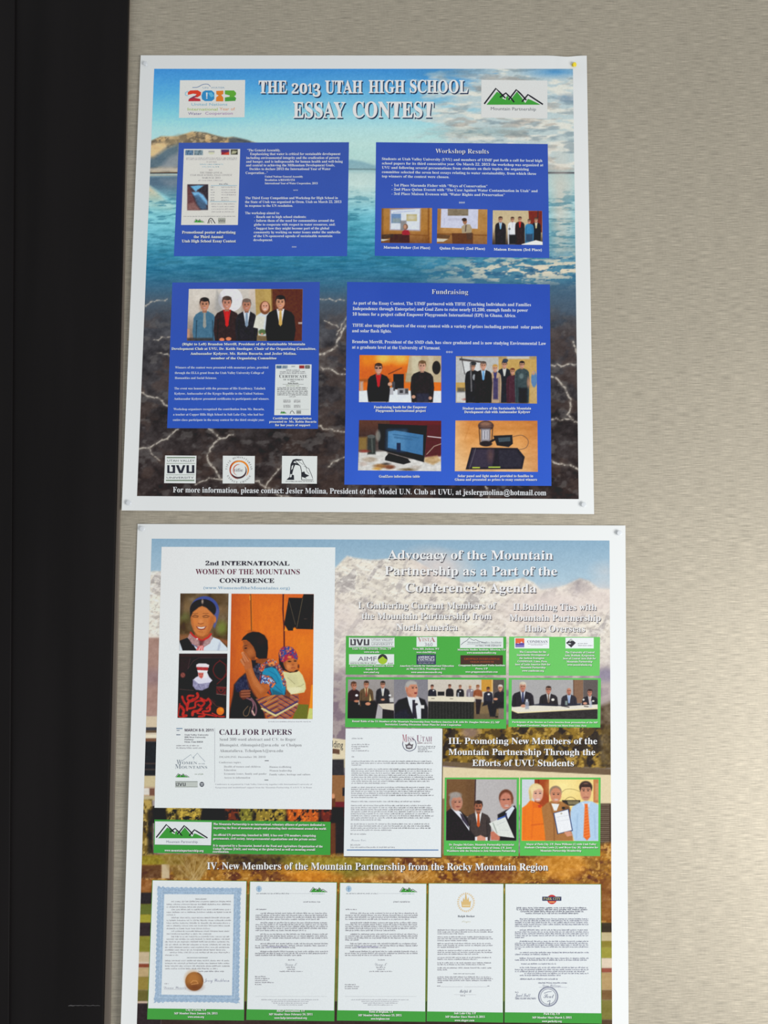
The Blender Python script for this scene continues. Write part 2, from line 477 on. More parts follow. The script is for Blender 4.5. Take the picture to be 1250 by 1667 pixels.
# ------------------------------------------------------------------ upper poster: lake photograph and four blue panels
def h1(u, v):
    h = 0.0025 + 0.0045 * np.exp(-u / 0.035) * (0.35 + v) + 0.002 * np.sin(u * 5 + v * 3) * np.sin(v * 3.1)
    d = np.hypot((u - 0.966), (v - 0.02) * 1.0)
    h = h - 0.0025 * np.exp(-(d / 0.03) ** 2) + 0.010 * np.clip((u - 0.93) / 0.07, 0, 1) * np.exp(-v / 0.05) + 0.003 * np.exp(-((u - .955) / .03) ** 2) * np.exp(-v / .02)
    return np.maximum(h, 0.001)
P1 = Poster([(229, 90), (955, 90.5), (967, 837), (198, 831)], h1, 'poster',
            'essay contest poster with a blue lake photograph, upper of the two on the fabric wall', 1.8)
ID = (0, 0, 1.0)
def mountain_logo(T, x, y, w, h, name=True, textcol=(120, 125, 128), lean=0):
    """green peaks under a black zigzag; x, y = lower left of the green"""
    G = (65, 155, 60); K = (30, 32, 42)
    X = lambda a: x + a * w; Y = lambda b: y - b * h
    T.poly([(X(0), Y(0)), (X(.19), Y(.80)), (X(.27), Y(.62)), (X(.33), Y(.36)), (X(.38), Y(.56)), (X(.43), Y(.28)), (X(.55), Y(.80)), (X(.64), Y(.42)), (X(.70), Y(.10)), (X(.75), Y(.36)), (X(.80), Y(.30)), (X(.98), Y(.0))], G)
    T.poly([(X(.28), Y(.40)), (X(.34), Y(.56)), (X(.35), Y(.30))], (235, 240, 238), .3)
    for pts in ([(-.04, .05), (.17, 1.0), (.30, .55), (.34, .40)], [(.24, .45), (.35, .72), (.45, .38), (.50, .15)], [(.40, .30), (.54, .92), (.62, .66), (.72, .28)], [(.64, .18), (.75, .62), (.84, .42), (1.02, .02)]):
        P = [(X(a), Y(b)) for a, b in pts]
        Q = []
        for a, b in zip(P[:-1], P[1:]): Q += [a, ((a[0] + b[0]) / 2, (a[1] + b[1]) / 2)]
        T.stroke(Q + [P[-1]], w * .026, K, .5)
    if name: T.c('Mountain Partnership', X(.5), w * .76, Y(-.36), h * .2, col=textcol, style='sans')

# --- lake and shore
b = Pic(P1, ID, [(251, 112), (932.5, 112), (942, 812.5), (223, 807.5)], 1.3, 1)
b.vg([(112, (62, 138, 203)), (150, (86, 165, 214)), (185, (128, 197, 222)), (210, (165, 212, 218)), (235, (176, 214, 212)), (258, (160, 205, 205)), (275, (120, 170, 180)),
      (284, (165, 196, 196)), (300, (172, 206, 205)), (330, (128, 192, 204)), (370, (84, 165, 186)), (410, (55, 135, 165)), (440, (48, 118, 150)), (465, (58, 104, 132)), (490, (74, 92, 108)), (515, (72, 76, 84)), (560, (62, 60, 64)), (640, (56, 52, 54)), (720, (50, 43, 43)), (812, (46, 36, 35))], uv=False)
X, Y = b.X, b.Y
sky = np.clip((275 - Y) / 6, 0, 1)
lft = np.clip((560 - X) / 250, 0, 1)
b.mix(sky * np.clip((300 - np.hypot(X - 590, (Y - 300) * 1.6)) / 300, 0, 1) * .5, (198, 222, 208))
# clouds and rippled light, upper right
cl = fbm(X / 46 + .012 * Y, Y / 12, 5, 5); cm = np.clip((X - 690 + (cl - .5) * 190 + (Y - 150) * .25) / 70, 0, 1) * np.clip((283 - Y) / 8, 0, 1)
b.mix(cm * .9, (190, 201, 200))
b.mix(cm * np.clip((fbm(X / 34, Y / 9, 9, 4) - .46) / .14, 0, 1), (218, 218, 208))
b.mix(cm * np.clip((fbm(X / 30, Y / 8, 31, 4) - .55) / .12, 0, 1) * .6, (122, 142, 152))
b.mix(cm * np.clip((fbm(X / 44, Y / 11, 77, 4) - .58) / .1, 0, 1) * .45, (158, 146, 136))
b.mix(b.m_el(905, 117, 32, 6, 6) * .9, (70, 140, 195)); b.mix(b.m_el(735, 118, 40, 6, 8) * .8, (72, 130, 172)); b.mix(b.m_el(925, 160, 14, 5, 5) * .6, (70, 105, 140))
b.mix(b.m_el(780, 215, 50, 5, 6) * .5, (100, 138, 145))
# distant hills and the waterline
b.po([(556, 262), (572, 260), (590, 263), (612, 270), (612, 276), (556, 276)], (104, 150, 168), .85, 2)
b.ln([(556, 275), (615, 276)], 2.2, (58, 92, 104), .9); b.ln([(890, 281.5), (938, 281.5)], 3, (42, 40, 52), 1)
b.bx(895, 284, 942, 420, (186, 200, 196), .75, 14); b.mix(b.m_el(912, 330, 10, 55, 12) * .6, (214, 196, 178))
b.mix(b.m_el(585, 300, 45, 26, 26) * .6, (212, 226, 216))
# left shore
b.vg
hill = b.m_po([(240, 232), (262, 222), (290, 222), (312, 214), (335, 216), (352, 221), (366, 224), (378, 223), (400, 228), (418, 233), (418, 280), (240, 280)], 1.6)
b.mix(hill, (196, 165, 118))
b.mix(hill * np.clip((fbm(X / 13, Y / 8, 3, 4) - .44) / .1, 0, 1) * .75, (84, 78, 70))
b.mix(hill * np.clip((fbm(X / 7, Y / 5, 13, 3) - .54) / .08, 0, 1) * .5, (226, 200, 156))
b.mix(b.m_po([(262, 232), (290, 219), (318, 219), (300, 231), (285, 240)], 3) * .6, (150, 132, 100))
b.po([(372, 225), (380, 223), (402, 228), (418, 234), (372, 234)], (66, 78, 92), .8, 2)
b.po([(226, 226 + 22), (240, 236), (268, 231), (272, 238), (258, 252), (240, 262), (226, 262)], (222, 190, 140), .9, 3)
b.po([(226, 258), (250, 256), (272, 240), (292, 234), (294, 272), (262, 273), (226, 278)], (84, 108, 124), .92, 4)
b.po([(262, 270), (276, 256), (292, 248), (292, 276), (255, 276)], (156, 158, 160), .7, 4)
b.bx(226, 274, 296, 279, (190, 180, 165), .95, 2); b.ln([(226, 282), (292, 281.5)], 2.4, (70, 48, 42), .95); b.ln([(226, 285.5), (292, 285)], 2, (206, 196, 170), .9)
b.po([(226, 287), (292, 286), (292, 334), (268, 318), (244, 303), (226, 303)], (82, 106, 126), .95, 3)
b.po([(262, 292), (292, 290), (292, 300), (275, 306)], (128, 140, 150), .6, 5)
b.po([(226, 303), (244, 304), (258, 315), (272, 328), (286, 332), (280, 341), (252, 338), (226, 338)], (222, 186, 146), .95, 3)
b.mix(b.m_el(262, 340, 34, 4, 5) * .6, (150, 148, 120))
# water ripples
wt = np.clip((Y - 300) / 30, 0, 1) * np.clip((480 - Y) / 40, 0, 1)
b.mix(wt * lft * np.clip((420 - Y) / 70, 0, 1) * .75, (138, 206, 214))
b.nz(30, 4.2, 26, 4, 12, wt); b.nz(11, 2.2, 16, 3, 14, wt)
b.mix(wt * np.clip((fbm(X / 22, Y / 3.6, 55, 4) - .57) / .09, 0, 1) * .55, (44, 110, 134))
# broken white light on the water, right middle
gl = np.clip((X - 665) / 150, 0, 1) * np.exp(-((Y - 440 + (X - 800) * .02) / 24) ** 2)
b.mix(gl * .6, (96, 138, 158)); b.mix(gl * np.clip((fbm(X / 20, Y / 5.5, 61, 4) - .47) / .08, 0, 1), (222, 210, 186)); b.mix(gl * np.clip((fbm(X / 16, Y / 5, 91, 4) - .56) / .08, 0, 1) * .8, (44, 92, 128))
b.mix(np.clip((X - 880) / 12, 0, 1) * np.clip((Y - 455) / 12, 0, 1) * np.clip((545 - Y) / 50, 0, 1) * .6, (72, 96, 118))
# lake bed: rock grain and pale cracks
bed = np.clip((Y - 490) / 50, 0, 1)
b.nz(9, 7, 20, 4, 21, bed); b.nz(40, 26, 18, 3, 22, bed)
b.mix(bed * np.clip((fbm(X / 30, Y / 22, 44, 4) - .5) / .12, 0, 1) * .45, (84, 66, 58))
b.mix(bed * np.clip((fbm(X / 18, Y / 12, 47, 4) - .6) / .1, 0, 1) * .5, (104, 100, 98))
rng = random.Random(4)
def crack(pts, w, col=(188, 178, 164), a=.8):
    P = [pts[0]]
    for p, q in zip(pts[:-1], pts[1:]):
        n = max(2, int(math.hypot(q[0] - p[0], q[1] - p[1]) / 5))
        for k in range(1, n + 1):
            j = 2.4 if k < n else 0
            P.append((p[0] + (q[0] - p[0]) * k / n + rng.uniform(-j, j), p[1] + (q[1] - p[1]) * k / n + rng.uniform(-j, j)))
    b.ln(P, w * 2.8, (150, 138, 126), a * .25, 2.2); g = np.clip((fbm(b.X / 3.2, b.Y / 3.2, 83, 2) - .3) / .25, .35, 1); b.mix(b.m_ln(P, w * .95, .8) * a * g, (206, 198, 186))
    for i in range(1, len(P) - 1, 2): b.el(P[i][0] + rng.uniform(-1, 1), P[i][1] + rng.uniform(-1, 1), rng.uniform(.8, 1.9), rng.uniform(.8, 1.5), col, a * .8)
for pts, w in (([(228, 638), (240, 645), (255, 647), (264, 653), (274, 661)], 2.4), ([(226, 731), (245, 728), (258, 720), (272, 714), (283, 704), (290, 699)], 2.2),
               ([(244, 730), (250, 742), (260, 750)], 1.4), ([(340, 698), (350, 706), (358, 714), (346, 726), (337, 740), (343, 757), (352, 768), (362, 780)], 3.0), ([(358, 714), (368, 713), (380, 708)], 2.2),
               ([(318, 789), (330, 783), (348, 779), (362, 781)], 2.0), ([(414, 783), (424, 788), (432, 794), (446, 801), (458, 808), (476, 811)], 3.2), ([(432, 793), (440, 781), (449, 770), (458, 758)], 2.2),
               ([(519, 577), (532, 573), (544, 567), (549, 554), (556, 540), (563, 530)], 3.6), ([(522, 597), (535, 600), (546, 606), (562, 609)], 2.4), ([(518, 694), (538, 698), (561, 703)], 2.6),
               ([(534, 760), (548, 750), (561, 744)], 2.2), ([(528, 522), (540, 528), (551, 533)], 1.3), ([(548, 545), (556, 528), (565, 515)], 1.6), ([(896, 594), (917, 596), (941, 592)], 2.2),
               ([(897, 613), (910, 620), (921, 632), (930, 650), (929, 662), (924, 674), (930, 680)], 2.8), ([(898, 683), (915, 684), (930, 682), (942, 688)], 2.4), ([(898, 750), (914, 755), (928, 757), (943, 765)], 3.0),
               ([(933, 556), (937, 566), (941, 582)], 2.6), ([(790, 792), (794, 800), (796, 810)], 2.2), ([(250, 553), (270, 550), (281, 548)], 1.2), ([(256, 575), (266, 577), (281, 579)], 1.6), ([(448, 487), (500, 484), (520, 487), (560, 489)], 1.5),
               ([(232, 497), (252, 491), (272, 487)], 1.4), ([(560, 600), (566, 604)], 1.0)):
    crack(pts, w)
b.nz(2.4, 2.2, 7, 2, 71)
b.emit(P1.root, 'background_picture', 'printed photograph of a lake shore above dark cracked lake bed')

# --- title
t = Txt(P1, ID, 4)
SH = (28, 48, 78); WT = (226, 229, 230)
def title(s, x0, x1, y, cap, y1=None, **k):
    t.t(s, x0, x1, y, cap, WT, 'heavy', y1=y1, shadow=SH, sh=(1.7, 2.0), res=4, **k)
title('THE', 421, 467, 151.5, 20.5); title('2', 474.5, 486, 152, 15.5); title('0', 487.5, 500, 152, 15.5); title('1', 501, 508, 152, 15.5); title('3', 509, 521.5, 157, 20)
title('UTAH', 529, 590, 151.5, 20.5); title('HIGH', 600, 659, 151, 20.5); title('SCHOOL', 667, 761.5, 150.5, 20.5, y1=151)
title('ESSAY', 477, 562, 191.5, 25.5); title('CONTEST', 574, 706, 191, 25.5)
t.emit(P1.root, 'title', 'white serif title lettering with a dark drop shadow')
t = Txt(P1, ID, 4)
t.t('For more information, please contact: Jesler Molina, President of the Model U.N. Club at UVU, at jeslergmolina@hotmail.com', 281.5, 889, 801.5, 8.8, (228, 230, 234), 'bold', y1=806.5, res=3, shadow=(20, 18, 20), sh=(1, 1))
t.emit(P1.root, 'contact_line', 'white line of contact lettering along the foot')

# --- logo of the water year
tf = (280, 120, 9.615)
lg = Pic(P1, tf, [(124, 102), (1145, 98), (1135, 682), (108, 692)], 1.6, 2); lg.bg((208, 208, 204))
o = lg.emit(P1.root, 'logo', 'white logo card with 2013 in four colours')
t = Txt(P1, tf, 4)
def bez(pts, n=14):
    P = np.array(pts, float); r = []
    for i in range(len(P) - 1):
        p0 = P[max(i - 1, 0)]; p1 = P[i]; p2 = P[i + 1]; p3 = P[min(i + 2, len(P) - 1)]
        for k in range(n):
            u = k / n; r.append(.5 * ((2 * p1) + (-p0 + p2) * u + (2 * p0 - 5 * p1 + 4 * p2 - p3) * u * u + (-p0 + 3 * p1 - 3 * p2 + p3) * u ** 3))
    r.append(P[-1]); return np.array(r)
t.stroke(bez([(320, 215), (400, 210), (480, 170), (560, 165), (600, 200)]), 9, (110, 130, 165))
t.t('UN  WATER', 480, 825, 232, 26, (140, 165, 185), 'sans')
t.poly([(248, 290), (285, 262), (400, 258), (455, 290), (450, 335), (400, 368), (330, 372), (360, 345), (385, 320), (330, 312), (248, 332)], (205, 62, 42))
t.poly([(255, 430), (262, 400), (330, 370), (440, 395), (447, 430)], (178, 48, 58)); t.poly([(262, 395), (340, 350), (400, 345), (330, 385)], (120, 60, 90), .5)
t.poly([(462, 345), (480, 285), (520, 262), (620, 262), (662, 300), (662, 395), (620, 428), (515, 428), (470, 400)], (52, 132, 184)); t.poly([(560, 300), (620, 290), (660, 350), (610, 370)], (90, 170, 205), .3)
t.poly([(532, 295), (556, 295), (552, 365), (536, 365)], (225, 232, 235), .5); t.poly([(535, 372), (553, 372), (553, 392), (535, 392)], (225, 232, 235), .5)
t.poly([(692, 270), (803, 264), (803, 318), (770, 332), (803, 372), (803, 432), (688, 432), (692, 370), (730, 340), (695, 322)], (232, 120, 45))
t.poly([(828, 262), (970, 262), (1003, 300), (998, 335), (972, 352), (1003, 380), (990, 425), (828, 432), (828, 372), (900, 360), (905, 340), (828, 320)], (92, 160, 56)); t.poly([(828, 378), (980, 366), (1003, 385), (990, 425), (828, 432)], (72, 148, 60), .3)
t.stroke(bez([(250, 275), (212, 300), (215, 335), (250, 345)]), 14, (150, 190, 205))
t.t('United Nations', 305, 865, 500, 42, (130, 178, 198), 'sans'); t.t('International', 245, 712, 577, 44, (160, 185, 92), 'sans'); t.t('Year of', 745, 985, 573, 44, (228, 150, 105), 'sans')
t.t('Water', 252, 465, 644, 42, (130, 120, 160), 'sans'); t.t('Cooperation', 520, 950, 640, 42, (160, 128, 172), 'sans')
t.emit(o, 'lettering')
# --- mountain logo
tf = (560, 70, 2.976)
lg = Pic(P1, tf, [(665, 178), (985, 182), (985, 366), (664, 361)], 1.6, 2); lg.bg((212, 213, 211))
o = lg.emit(P1.root, 'logo', 'white logo card with green peaks under black outlines')
t = Txt(P1, tf, 4)
mountain_logo(t, 690, 299, 268, 79, False)
t.t('Mountain Partnership', 711, 930, 325, 15, (120, 125, 130), 'sans', y1=328)
t.emit(o, 'lettering')

# --- the four blue panels
BL = (53, 82, 170)
def panel(quad, c0, c1, name='text_panel', label=None):
    p = Pic(P1, ID, quad, 4, 2); p.vg([(0, c0), (1, c1)]); p.nz(60, 60, 3, 2, 5)
    return p.emit(P1.root, name, label)
DOT3 = '***'
LT = (216, 224, 242)
# panel A
pa = panel([(291, 232.5), (568, 231.5), (565, 417), (283, 417)], (58, 84, 164), (54, 86, 176), label='blue panel with the small promotional flyer at its left')
tf = (390, 232, 6.944)
t = Txt(P1, tf)
t.lines([('“The General Assembly,', 85, 460, 100), ('Emphasizing that water is critical for sustainable development', 118, 1140, 142), ('including environmental integrity and the eradication of poverty', 75, 1132, 186),
         ('and hunger, and is indispensable for human health and well-being', 75, 1165, 228), ('and central to achieving the Millennium Development Goals,', 72, 1075, 270), ('Decides to declare 2013 the International Year of Water', 110, 1028, 312), ('Cooperation...”', 68, 318, 356),
         None, ('The Third Essay Competition and Workshop for High School in', 64, 1110, 640), ('the State of Utah was organized in Orem, Utah on March 22, 2013', 62, 1150, 684), ('in response to the UN resolution.', 62, 602, 727), None, ('The workshop aimed to:', 62, 452, 810),
         ('- Reach out to high school students;', 165, 752, 853), ('- Inform them of the need for communities around the', 165, 1070, 896), ('globe to cooperate with respect to water resources, and;', 162, 1080, 940), ('- Suggest how they might become part of the global', 162, 1012, 983),
         ('community by working on water issues under the umbrella', 160, 1138, 1027), ('of the UN-sponsored agenda of sustainable mountain', 158, 1048, 1070), ('development.', 156, 374, 1114), None, (DOT3, 590, 642, 1200)], 27, LT, 'bold', -0.001)
t.emit(pa, 'paragraph')
t = Txt(P1, tf)
t.lines([('United Nations General Assembly', 285, 716, 396), ('Resolution A/RES/65/154', 285, 624, 434), ('International Year of Water Cooperation, 2013', 285, 882, 472), None, (DOT3, 606, 660, 555)], 22, LT, 'bold')
t.emit(pa, 'citation')
tf = (280, 232, 9.26)
t = Txt(P1, tf)
t.lines([('Promotional poster advertising', 150, 958, 1372), ('the Third Annual', 328, 770, 1440), ('Utah High School Essay Contest', 148, 962, 1505)], 40, (215, 222, 240), 'heavy', shadow=(30, 45, 110), sh=(6, 8))
t.emit(pa, 'caption')
fl = Pic(P1, tf, [(180, 97), (1027, 97), (992, 1243), (137, 1243)], .8, 3); fl.bg((214, 212, 205))
fl.bx(200, 115, 320, 190, (80, 110, 140)).bx(335, 115, 465, 190, (110, 130, 140)); fl.nz(18, 30, 60, 3, 8, fl.m_po([(200, 115), (465, 115), (465, 190), (200, 190)]))
fl.bx(550, 125, 640, 150, (110, 110, 120), .5).el(595, 160, 45, 20, (195, 200, 150), .5)
fl.bx(742, 108, 860, 185, (140, 40, 55)).bx(742, 108, 860, 140, (50, 60, 120), .8, 14).po([(760, 180), (860, 140), (860, 185)], (215, 80, 50), .8).bx(885, 105, 990, 182, (50, 48, 40)).po([(890, 175), (910, 120), (985, 130), (960, 165)], (220, 220, 180), .7, 8)
fl.bx(232, 630, 543, 1018, (70, 58, 66)).po([(280, 660), (400, 645), (480, 650), (380, 715), (360, 745)], (110, 175, 215), 1, 9).po([(295, 750), (400, 745), (470, 790), (530, 880), (530, 940), (400, 870), (330, 800)], (120, 180, 225), 1, 12)
fl.po([(335, 800), (400, 790), (500, 900), (528, 1000), (440, 1010), (380, 930)], (70, 100, 130), .9, 16).po([(232, 640), (270, 690), (330, 850), (380, 960), (430, 1018), (232, 1018)], (110, 66, 66), .85, 12).po([(395, 730), (470, 655), (543, 640), (543, 880), (470, 760)], (52, 46, 52), .9, 10)
fl.po([(232, 930), (330, 900), (420, 1018), (232, 1018)], (150, 110, 104), .7, 14); fl.nz(16, 16, 16, 3, 5, fl.m_po([(232, 630), (543, 630), (543, 1018), (232, 1018)]))
o = fl.emit(pa, 'flyer_picture', 'reduced white flyer with a blue waterfall photograph')
t = Txt(P1, tf); rg = random.Random(7); GR = (160, 158, 158)
for y in (240, 262): t.greek(215, 985, y, 12, (172, 168, 168), rg, pitch=9)
for a, c, y, k in ((420, 775, 335, (160, 188, 196)), (455, 720, 372, (160, 188, 196)), (520, 680, 298, GR), (555, 625, 420, (165, 150, 150)), (400, 765, 578, (178, 172, 172))): t.greek(a, c, y, 13, k, rg, pitch=12)
t.t('THE THIRD ANNUAL', 420, 762, 468, 26, (140, 138, 140), 'serif').t('UTAH HIGH SCHOOL ESSAY CONTEST', 272, 905, 504, 26, (145, 142, 146), 'serif').t('MARCH 22, 2013', 452, 728, 545, 26, (140, 138, 142), 'serif')
t.quad(585, 645, 978, 653, (135, 178, 198)).quad(572, 886, 972, 894, (125, 172, 192)).greek(712, 865, 635, 18, (140, 145, 150), rg, pitch=14)
for y in (678, 720, 758, 795, 838, 875): t.greek(582, 645, y, 13, GR, rg, pitch=10); t.greek(745, 970 if y < 800 else 860, y, 13, (165, 160, 160), rg, pitch=9)
for y in (932, 972, 1010, 1050): t.greek(595, 945, y, 12, (170, 166, 166), rg, pitch=10)
t.greek(175, 960, 1118, 10, (150, 148, 146), rg, pitch=8)
mountain_logo(t, 335, 1205, 150, 55, False); t.stroke([(540, 1220), (558, 1160), (580, 1140), (605, 1150), (630, 1190), (650, 1220)], 12, (50, 50, 56)); t.stroke([(560, 1220), (572, 1175), (590, 1170), (600, 1220)], 8, (60, 60, 66))
t.quad(695, 1135, 805, 1222, (168, 170, 160)).up(.6).t('UVU', 702, 800, 1195, 34, (90, 90, 90), 'sansbold')
t.emit(pa, 'flyer_lettering')

# panel B
pb = panel([(612, 231.5), (891.5, 234.5), (894, 420), (610, 416.5)], (52, 80, 170), (56, 88, 182), label='blue panel headed Workshop Results')
tf = (610, 230, 4.31)
t = Txt(P1, tf, 5); t.t('Workshop Results', 426, 800, 83, 31, (222, 226, 236), 'serif', y1=87, shadow=(30, 40, 100), sh=(3, 4), res=3); t.emit(pb, 'heading')
t = Txt(P1, tf)
t.lines([('Students at Utah Valley University (UVU) and members of UIMF put forth a call for local high', 50, 1175, 131), ('school papers for its third consecutive year. On March 22, 2013 the workshop was organized at', 50, 1182, 162), ('UVU and following several presentations from students on their topics, the organizing', 50, 1080, 192),
         ('committee selected the seven best essays relating to water sustainability, from which three', 50, 1132, 223), ('top winners of the contest were chosen.', 50, 522, 253),
         None, ('- 1st Place Maranda Fisher with “Ways of Conservation”', 118, 790, 316), ('- 2nd Place Quinn Everett with “The Case Against Water Contamination in Utah” and', 118, 1142, 345), ('- 3rd Place Maison Evensen with “Water Rights and Preservation”', 118, 912, 376)], 17.5, LT, 'bold', 0.012)
t.cut().lines([(DOT3, 590, 632, 448)], 24, LT)
t.emit(pb, 'paragraph')
t = Txt(P1, tf); t.lines([('Maranda Fisher (1st Place)', 62, 388, 752), None, ('Quinn Everett (2nd Place)', 455, 773, 758), None, ('Maison Evensen (3rd Place)', 835, 1172, 766)], 17, (220, 226, 240), 'heavy', .012); t.emit(pb, 'caption')
# talk with lectern, first
p = Pic(P1, tf, [(48, 470), (402, 468), (400, 716), (44, 713)], .7, 3); p.vg([(0, (172, 122, 62)), (.6, (178, 124, 60)), (1, (120, 74, 40))])
p.nz(60, 90, 12, 2, 3).bx(44, 468, 60, 716, (110, 72, 40), .7, 6).bx(372, 468, 384, 716, (120, 70, 30), .8, 5).bx(385, 468, 402, 716, (196, 134, 62), .6, 4)
p.po([(108, 478), (322, 468), (318, 628), (106, 622)], (176, 182, 218), 1, 7).po([(116, 486), (316, 474), (312, 620), (112, 616)], (212, 218, 232)).bx(116, 508, 184, 574, (108, 138, 178)).bx(124, 540, 180, 572, (150, 160, 150), .7, 8).bx(222, 512, 296, 560, (184, 170, 118)).el(258, 535, 30, 16, (210, 205, 190), .7, 8).bx(180, 556, 222, 624, (120, 115, 112), .8, 5)
p.ln([(130, 500), (280, 488)], 5, (150, 165, 210), .7)
p.po([(110, 652), (240, 650), (242, 712), (104, 712)], (70, 40, 30)).po([(48, 655), (130, 650), (130, 672), (48, 690)], (60, 45, 38), .8).po([(44, 686), (104, 688), (60, 700), (44, 700)], (200, 196, 180))
p.el(216, 600, 17, 21, (128, 92, 72)).el(212, 600, 10, 14, (190, 140, 115)).po([(190, 636), (206, 622), (236, 624), (248, 648), (240, 664), (192, 656)], (160, 38, 52)).bx(190, 658, 244, 712, (70, 36, 32)).ln([(245, 655), (372, 662)], 8, (130, 78, 36), .8).nz(12, 12, 8, 2, 4)
p.emit(pb, 'photograph', 'print of a speaker in red beside a projection')
p = Pic(P1, tf, [(440, 472), (790, 478), (788, 722), (435, 717)], .7, 3); p.vg([(0, (178, 132, 74)), (.6, (180, 130, 70)), (1, (132, 88, 50))]); p.nz(70, 90, 12, 2, 6)
p.bx(435, 470, 470, 720, (150, 100, 50), .5, 12).po([(466, 474), (726, 476), (722, 614), (462, 606)], (200, 202, 222)).bx(512, 474, 656, 522, (130, 116, 96)).nz(30, 14, 18, 3, 8, p.m_po([(512, 474), (656, 474), (656, 522), (512, 522)])).ln([(520, 548), (640, 548)], 16, (186, 186, 206), .8).ln([(490, 540), (486, 585)], 5, (170, 172, 200), .6)
p.ln([(440, 650), (788, 660)], 10, (120, 72, 34), .7).po([(540, 645), (690, 645), (688, 722), (545, 722)], (98, 58, 34)).po([(435, 682), (515, 686), (480, 705), (435, 705)], (204, 198, 180)).po([(435, 650), (530, 660), (520, 684), (435, 678)], (80, 56, 40), .7)
p.po([(608, 600), (632, 580), (668, 584), (682, 610), (678, 642), (612, 645)], (168, 152, 124)).ln([(640, 590), (636, 632)], 7, (90, 70, 66)).el(632, 562, 15, 21, (160, 112, 84)).el(628, 550, 17, 12, (58, 42, 36)).po([(640, 644), (684, 640), (680, 690), (648, 690)], (80, 60, 50), .8).nz(12, 12, 8, 2, 9)
p.emit(pb, 'photograph', 'print of a speaker in a tan shirt at a lectern')
p = Pic(P1, tf, [(828, 484), (1174, 488), (1178, 728), (824, 724)], .65, 3); p.vg([(0, (196, 178, 140)), (.5, (202, 182, 146)), (.72, (150, 128, 100)), (1, (60, 50, 46))]); p.po([(1078, 488), (1174, 488), (1174, 640), (1085, 620)], (120, 44, 26)).ln([(1146, 490), (1142, 560)], 9, (70, 45, 50))
for a in ((882, 548, 15, 724, (38, 34, 40), (200, 210, 225), (120, 175, 210)), (1132, 552, 13, 724, (34, 32, 38), (215, 215, 215), (205, 190, 130)), (966, 548, 13, 724, (224, 226, 232), None, (205, 205, 215)), (1018, 546, 13, 724, (50, 36, 36), (190, 40, 38), (205, 44, 40)), (1084, 562, 12, 724, (58, 130, 176), None, None)):
    p.man(a[0], a[1], a[2], a[3], a[4], a[5], a[6], hair=(78, 60, 50), skin=(196, 142, 112), w=2.4)
p.bx(942, 655, 992, 724, (34, 32, 36), 1, 5).bx(1060, 650, 1108, 705, (50, 60, 80), .8, 5).el(945, 615, 8, 8, (60, 60, 60), .6).po([(1030, 722), (1130, 694), (1178, 706), (1178, 728), (1030, 728)], (236, 232, 224)).ln([(836, 560), (833, 640)], 3, (220, 220, 215), .6).nz(10, 10, 8, 2, 2)
p.emit(pb, 'photograph', 'print of five men standing in a row')

# panel C
pc = panel([(280.5, 460), (520.5, 459), (517.5, 698), (272, 697)], (54, 82, 172), (46, 86, 186), label='blue panel with a group photograph across its top')
tf = (180, 430, 3.125)
p = Pic(P1, tf, [(398, 126), (978, 126), (973, 391), (388, 390)], .65, 3); p.vg([(0, (206, 198, 188)), (.5, (182, 174, 164)), (1, (120, 100, 90))])
p.el(610, 180, 62, 62, (226, 222, 230)).el(480, 150, 70, 40, (214, 206, 196), .8, 10).el(440, 210, 60, 70, (222, 212, 200), .5, 20).po([(540, 130), (570, 180), (560, 260), (530, 230)], (150, 150, 150), .6, 8).el(740, 150, 36, 50, (208, 190, 176), .7, 6).po([(735, 126), (820, 126), (820, 390), (745, 390)], (178, 148, 86)).po([(780, 126), (822, 126), (824, 390), (800, 390)], (190, 160, 92), .7, 6)
p.po([(820, 126), (978, 126), (973, 391), (822, 391)], (92, 46, 30)).ln([(820, 126), (826, 390)], 7, (120, 84, 46)).bx(955, 295, 975, 305, (200, 190, 185), .8).bx(388, 330, 402, 390, (200, 150, 120), .9, 4)
p.man(478, 205, 26, 392, (70, 112, 138), None, (150, 152, 146), hair=(36, 30, 32), skin=(200, 140, 110), w=2.15)
p.man(592, 198, 26, 392, (52, 36, 36), (186, 34, 36), (208, 34, 36), hair=(74, 58, 52), skin=(206, 140, 116), w=2.4)
p.man(692, 208, 24, 392, (38, 36, 42), (214, 220, 230), (130, 150, 172), hair=(112, 96, 88), skin=(190, 126, 100), w=2.2)
p.po([(745, 260), (775, 240), (815, 244), (838, 275), (834, 345), (800, 372), (752, 362)], (206, 212, 216), 1, 3).el(785, 222, 27, 34, (128, 78, 50)).el(786, 216, 18, 25, (214, 156, 130)).el(779, 212, 3, 2, (50, 30, 30)).el(793, 212, 3, 2, (50, 30, 30)).el(786, 229, 7, 3, (230, 210, 200)).po([(740, 262), (786, 268), (775, 332), (726, 322)], (216, 214, 200)).el(772, 345, 20, 14, (90, 112, 70), 1, 3).bx(745, 365, 840, 391, (120, 100, 72), 1, 4)
p.man(864, 194, 26, 392, (30, 26, 28), (220, 220, 226), (206, 168, 92), hair=(30, 24, 24), skin=(212, 150, 116), w=2.7)
p.el(566, 384, 13, 9, (225, 130, 90)).el(600, 380, 14, 9, (225, 130, 90)).bx(388, 375, 520, 392, (60, 52, 50), .8, 4).el(770, 355, 6, 5, (210, 150, 120)).nz(9, 9, 9, 2, 12)
p.emit(pc, 'photograph', 'print of four men and a woman holding a certificate')
tf = (270, 540, 4.808)
t = Txt(P1, tf)
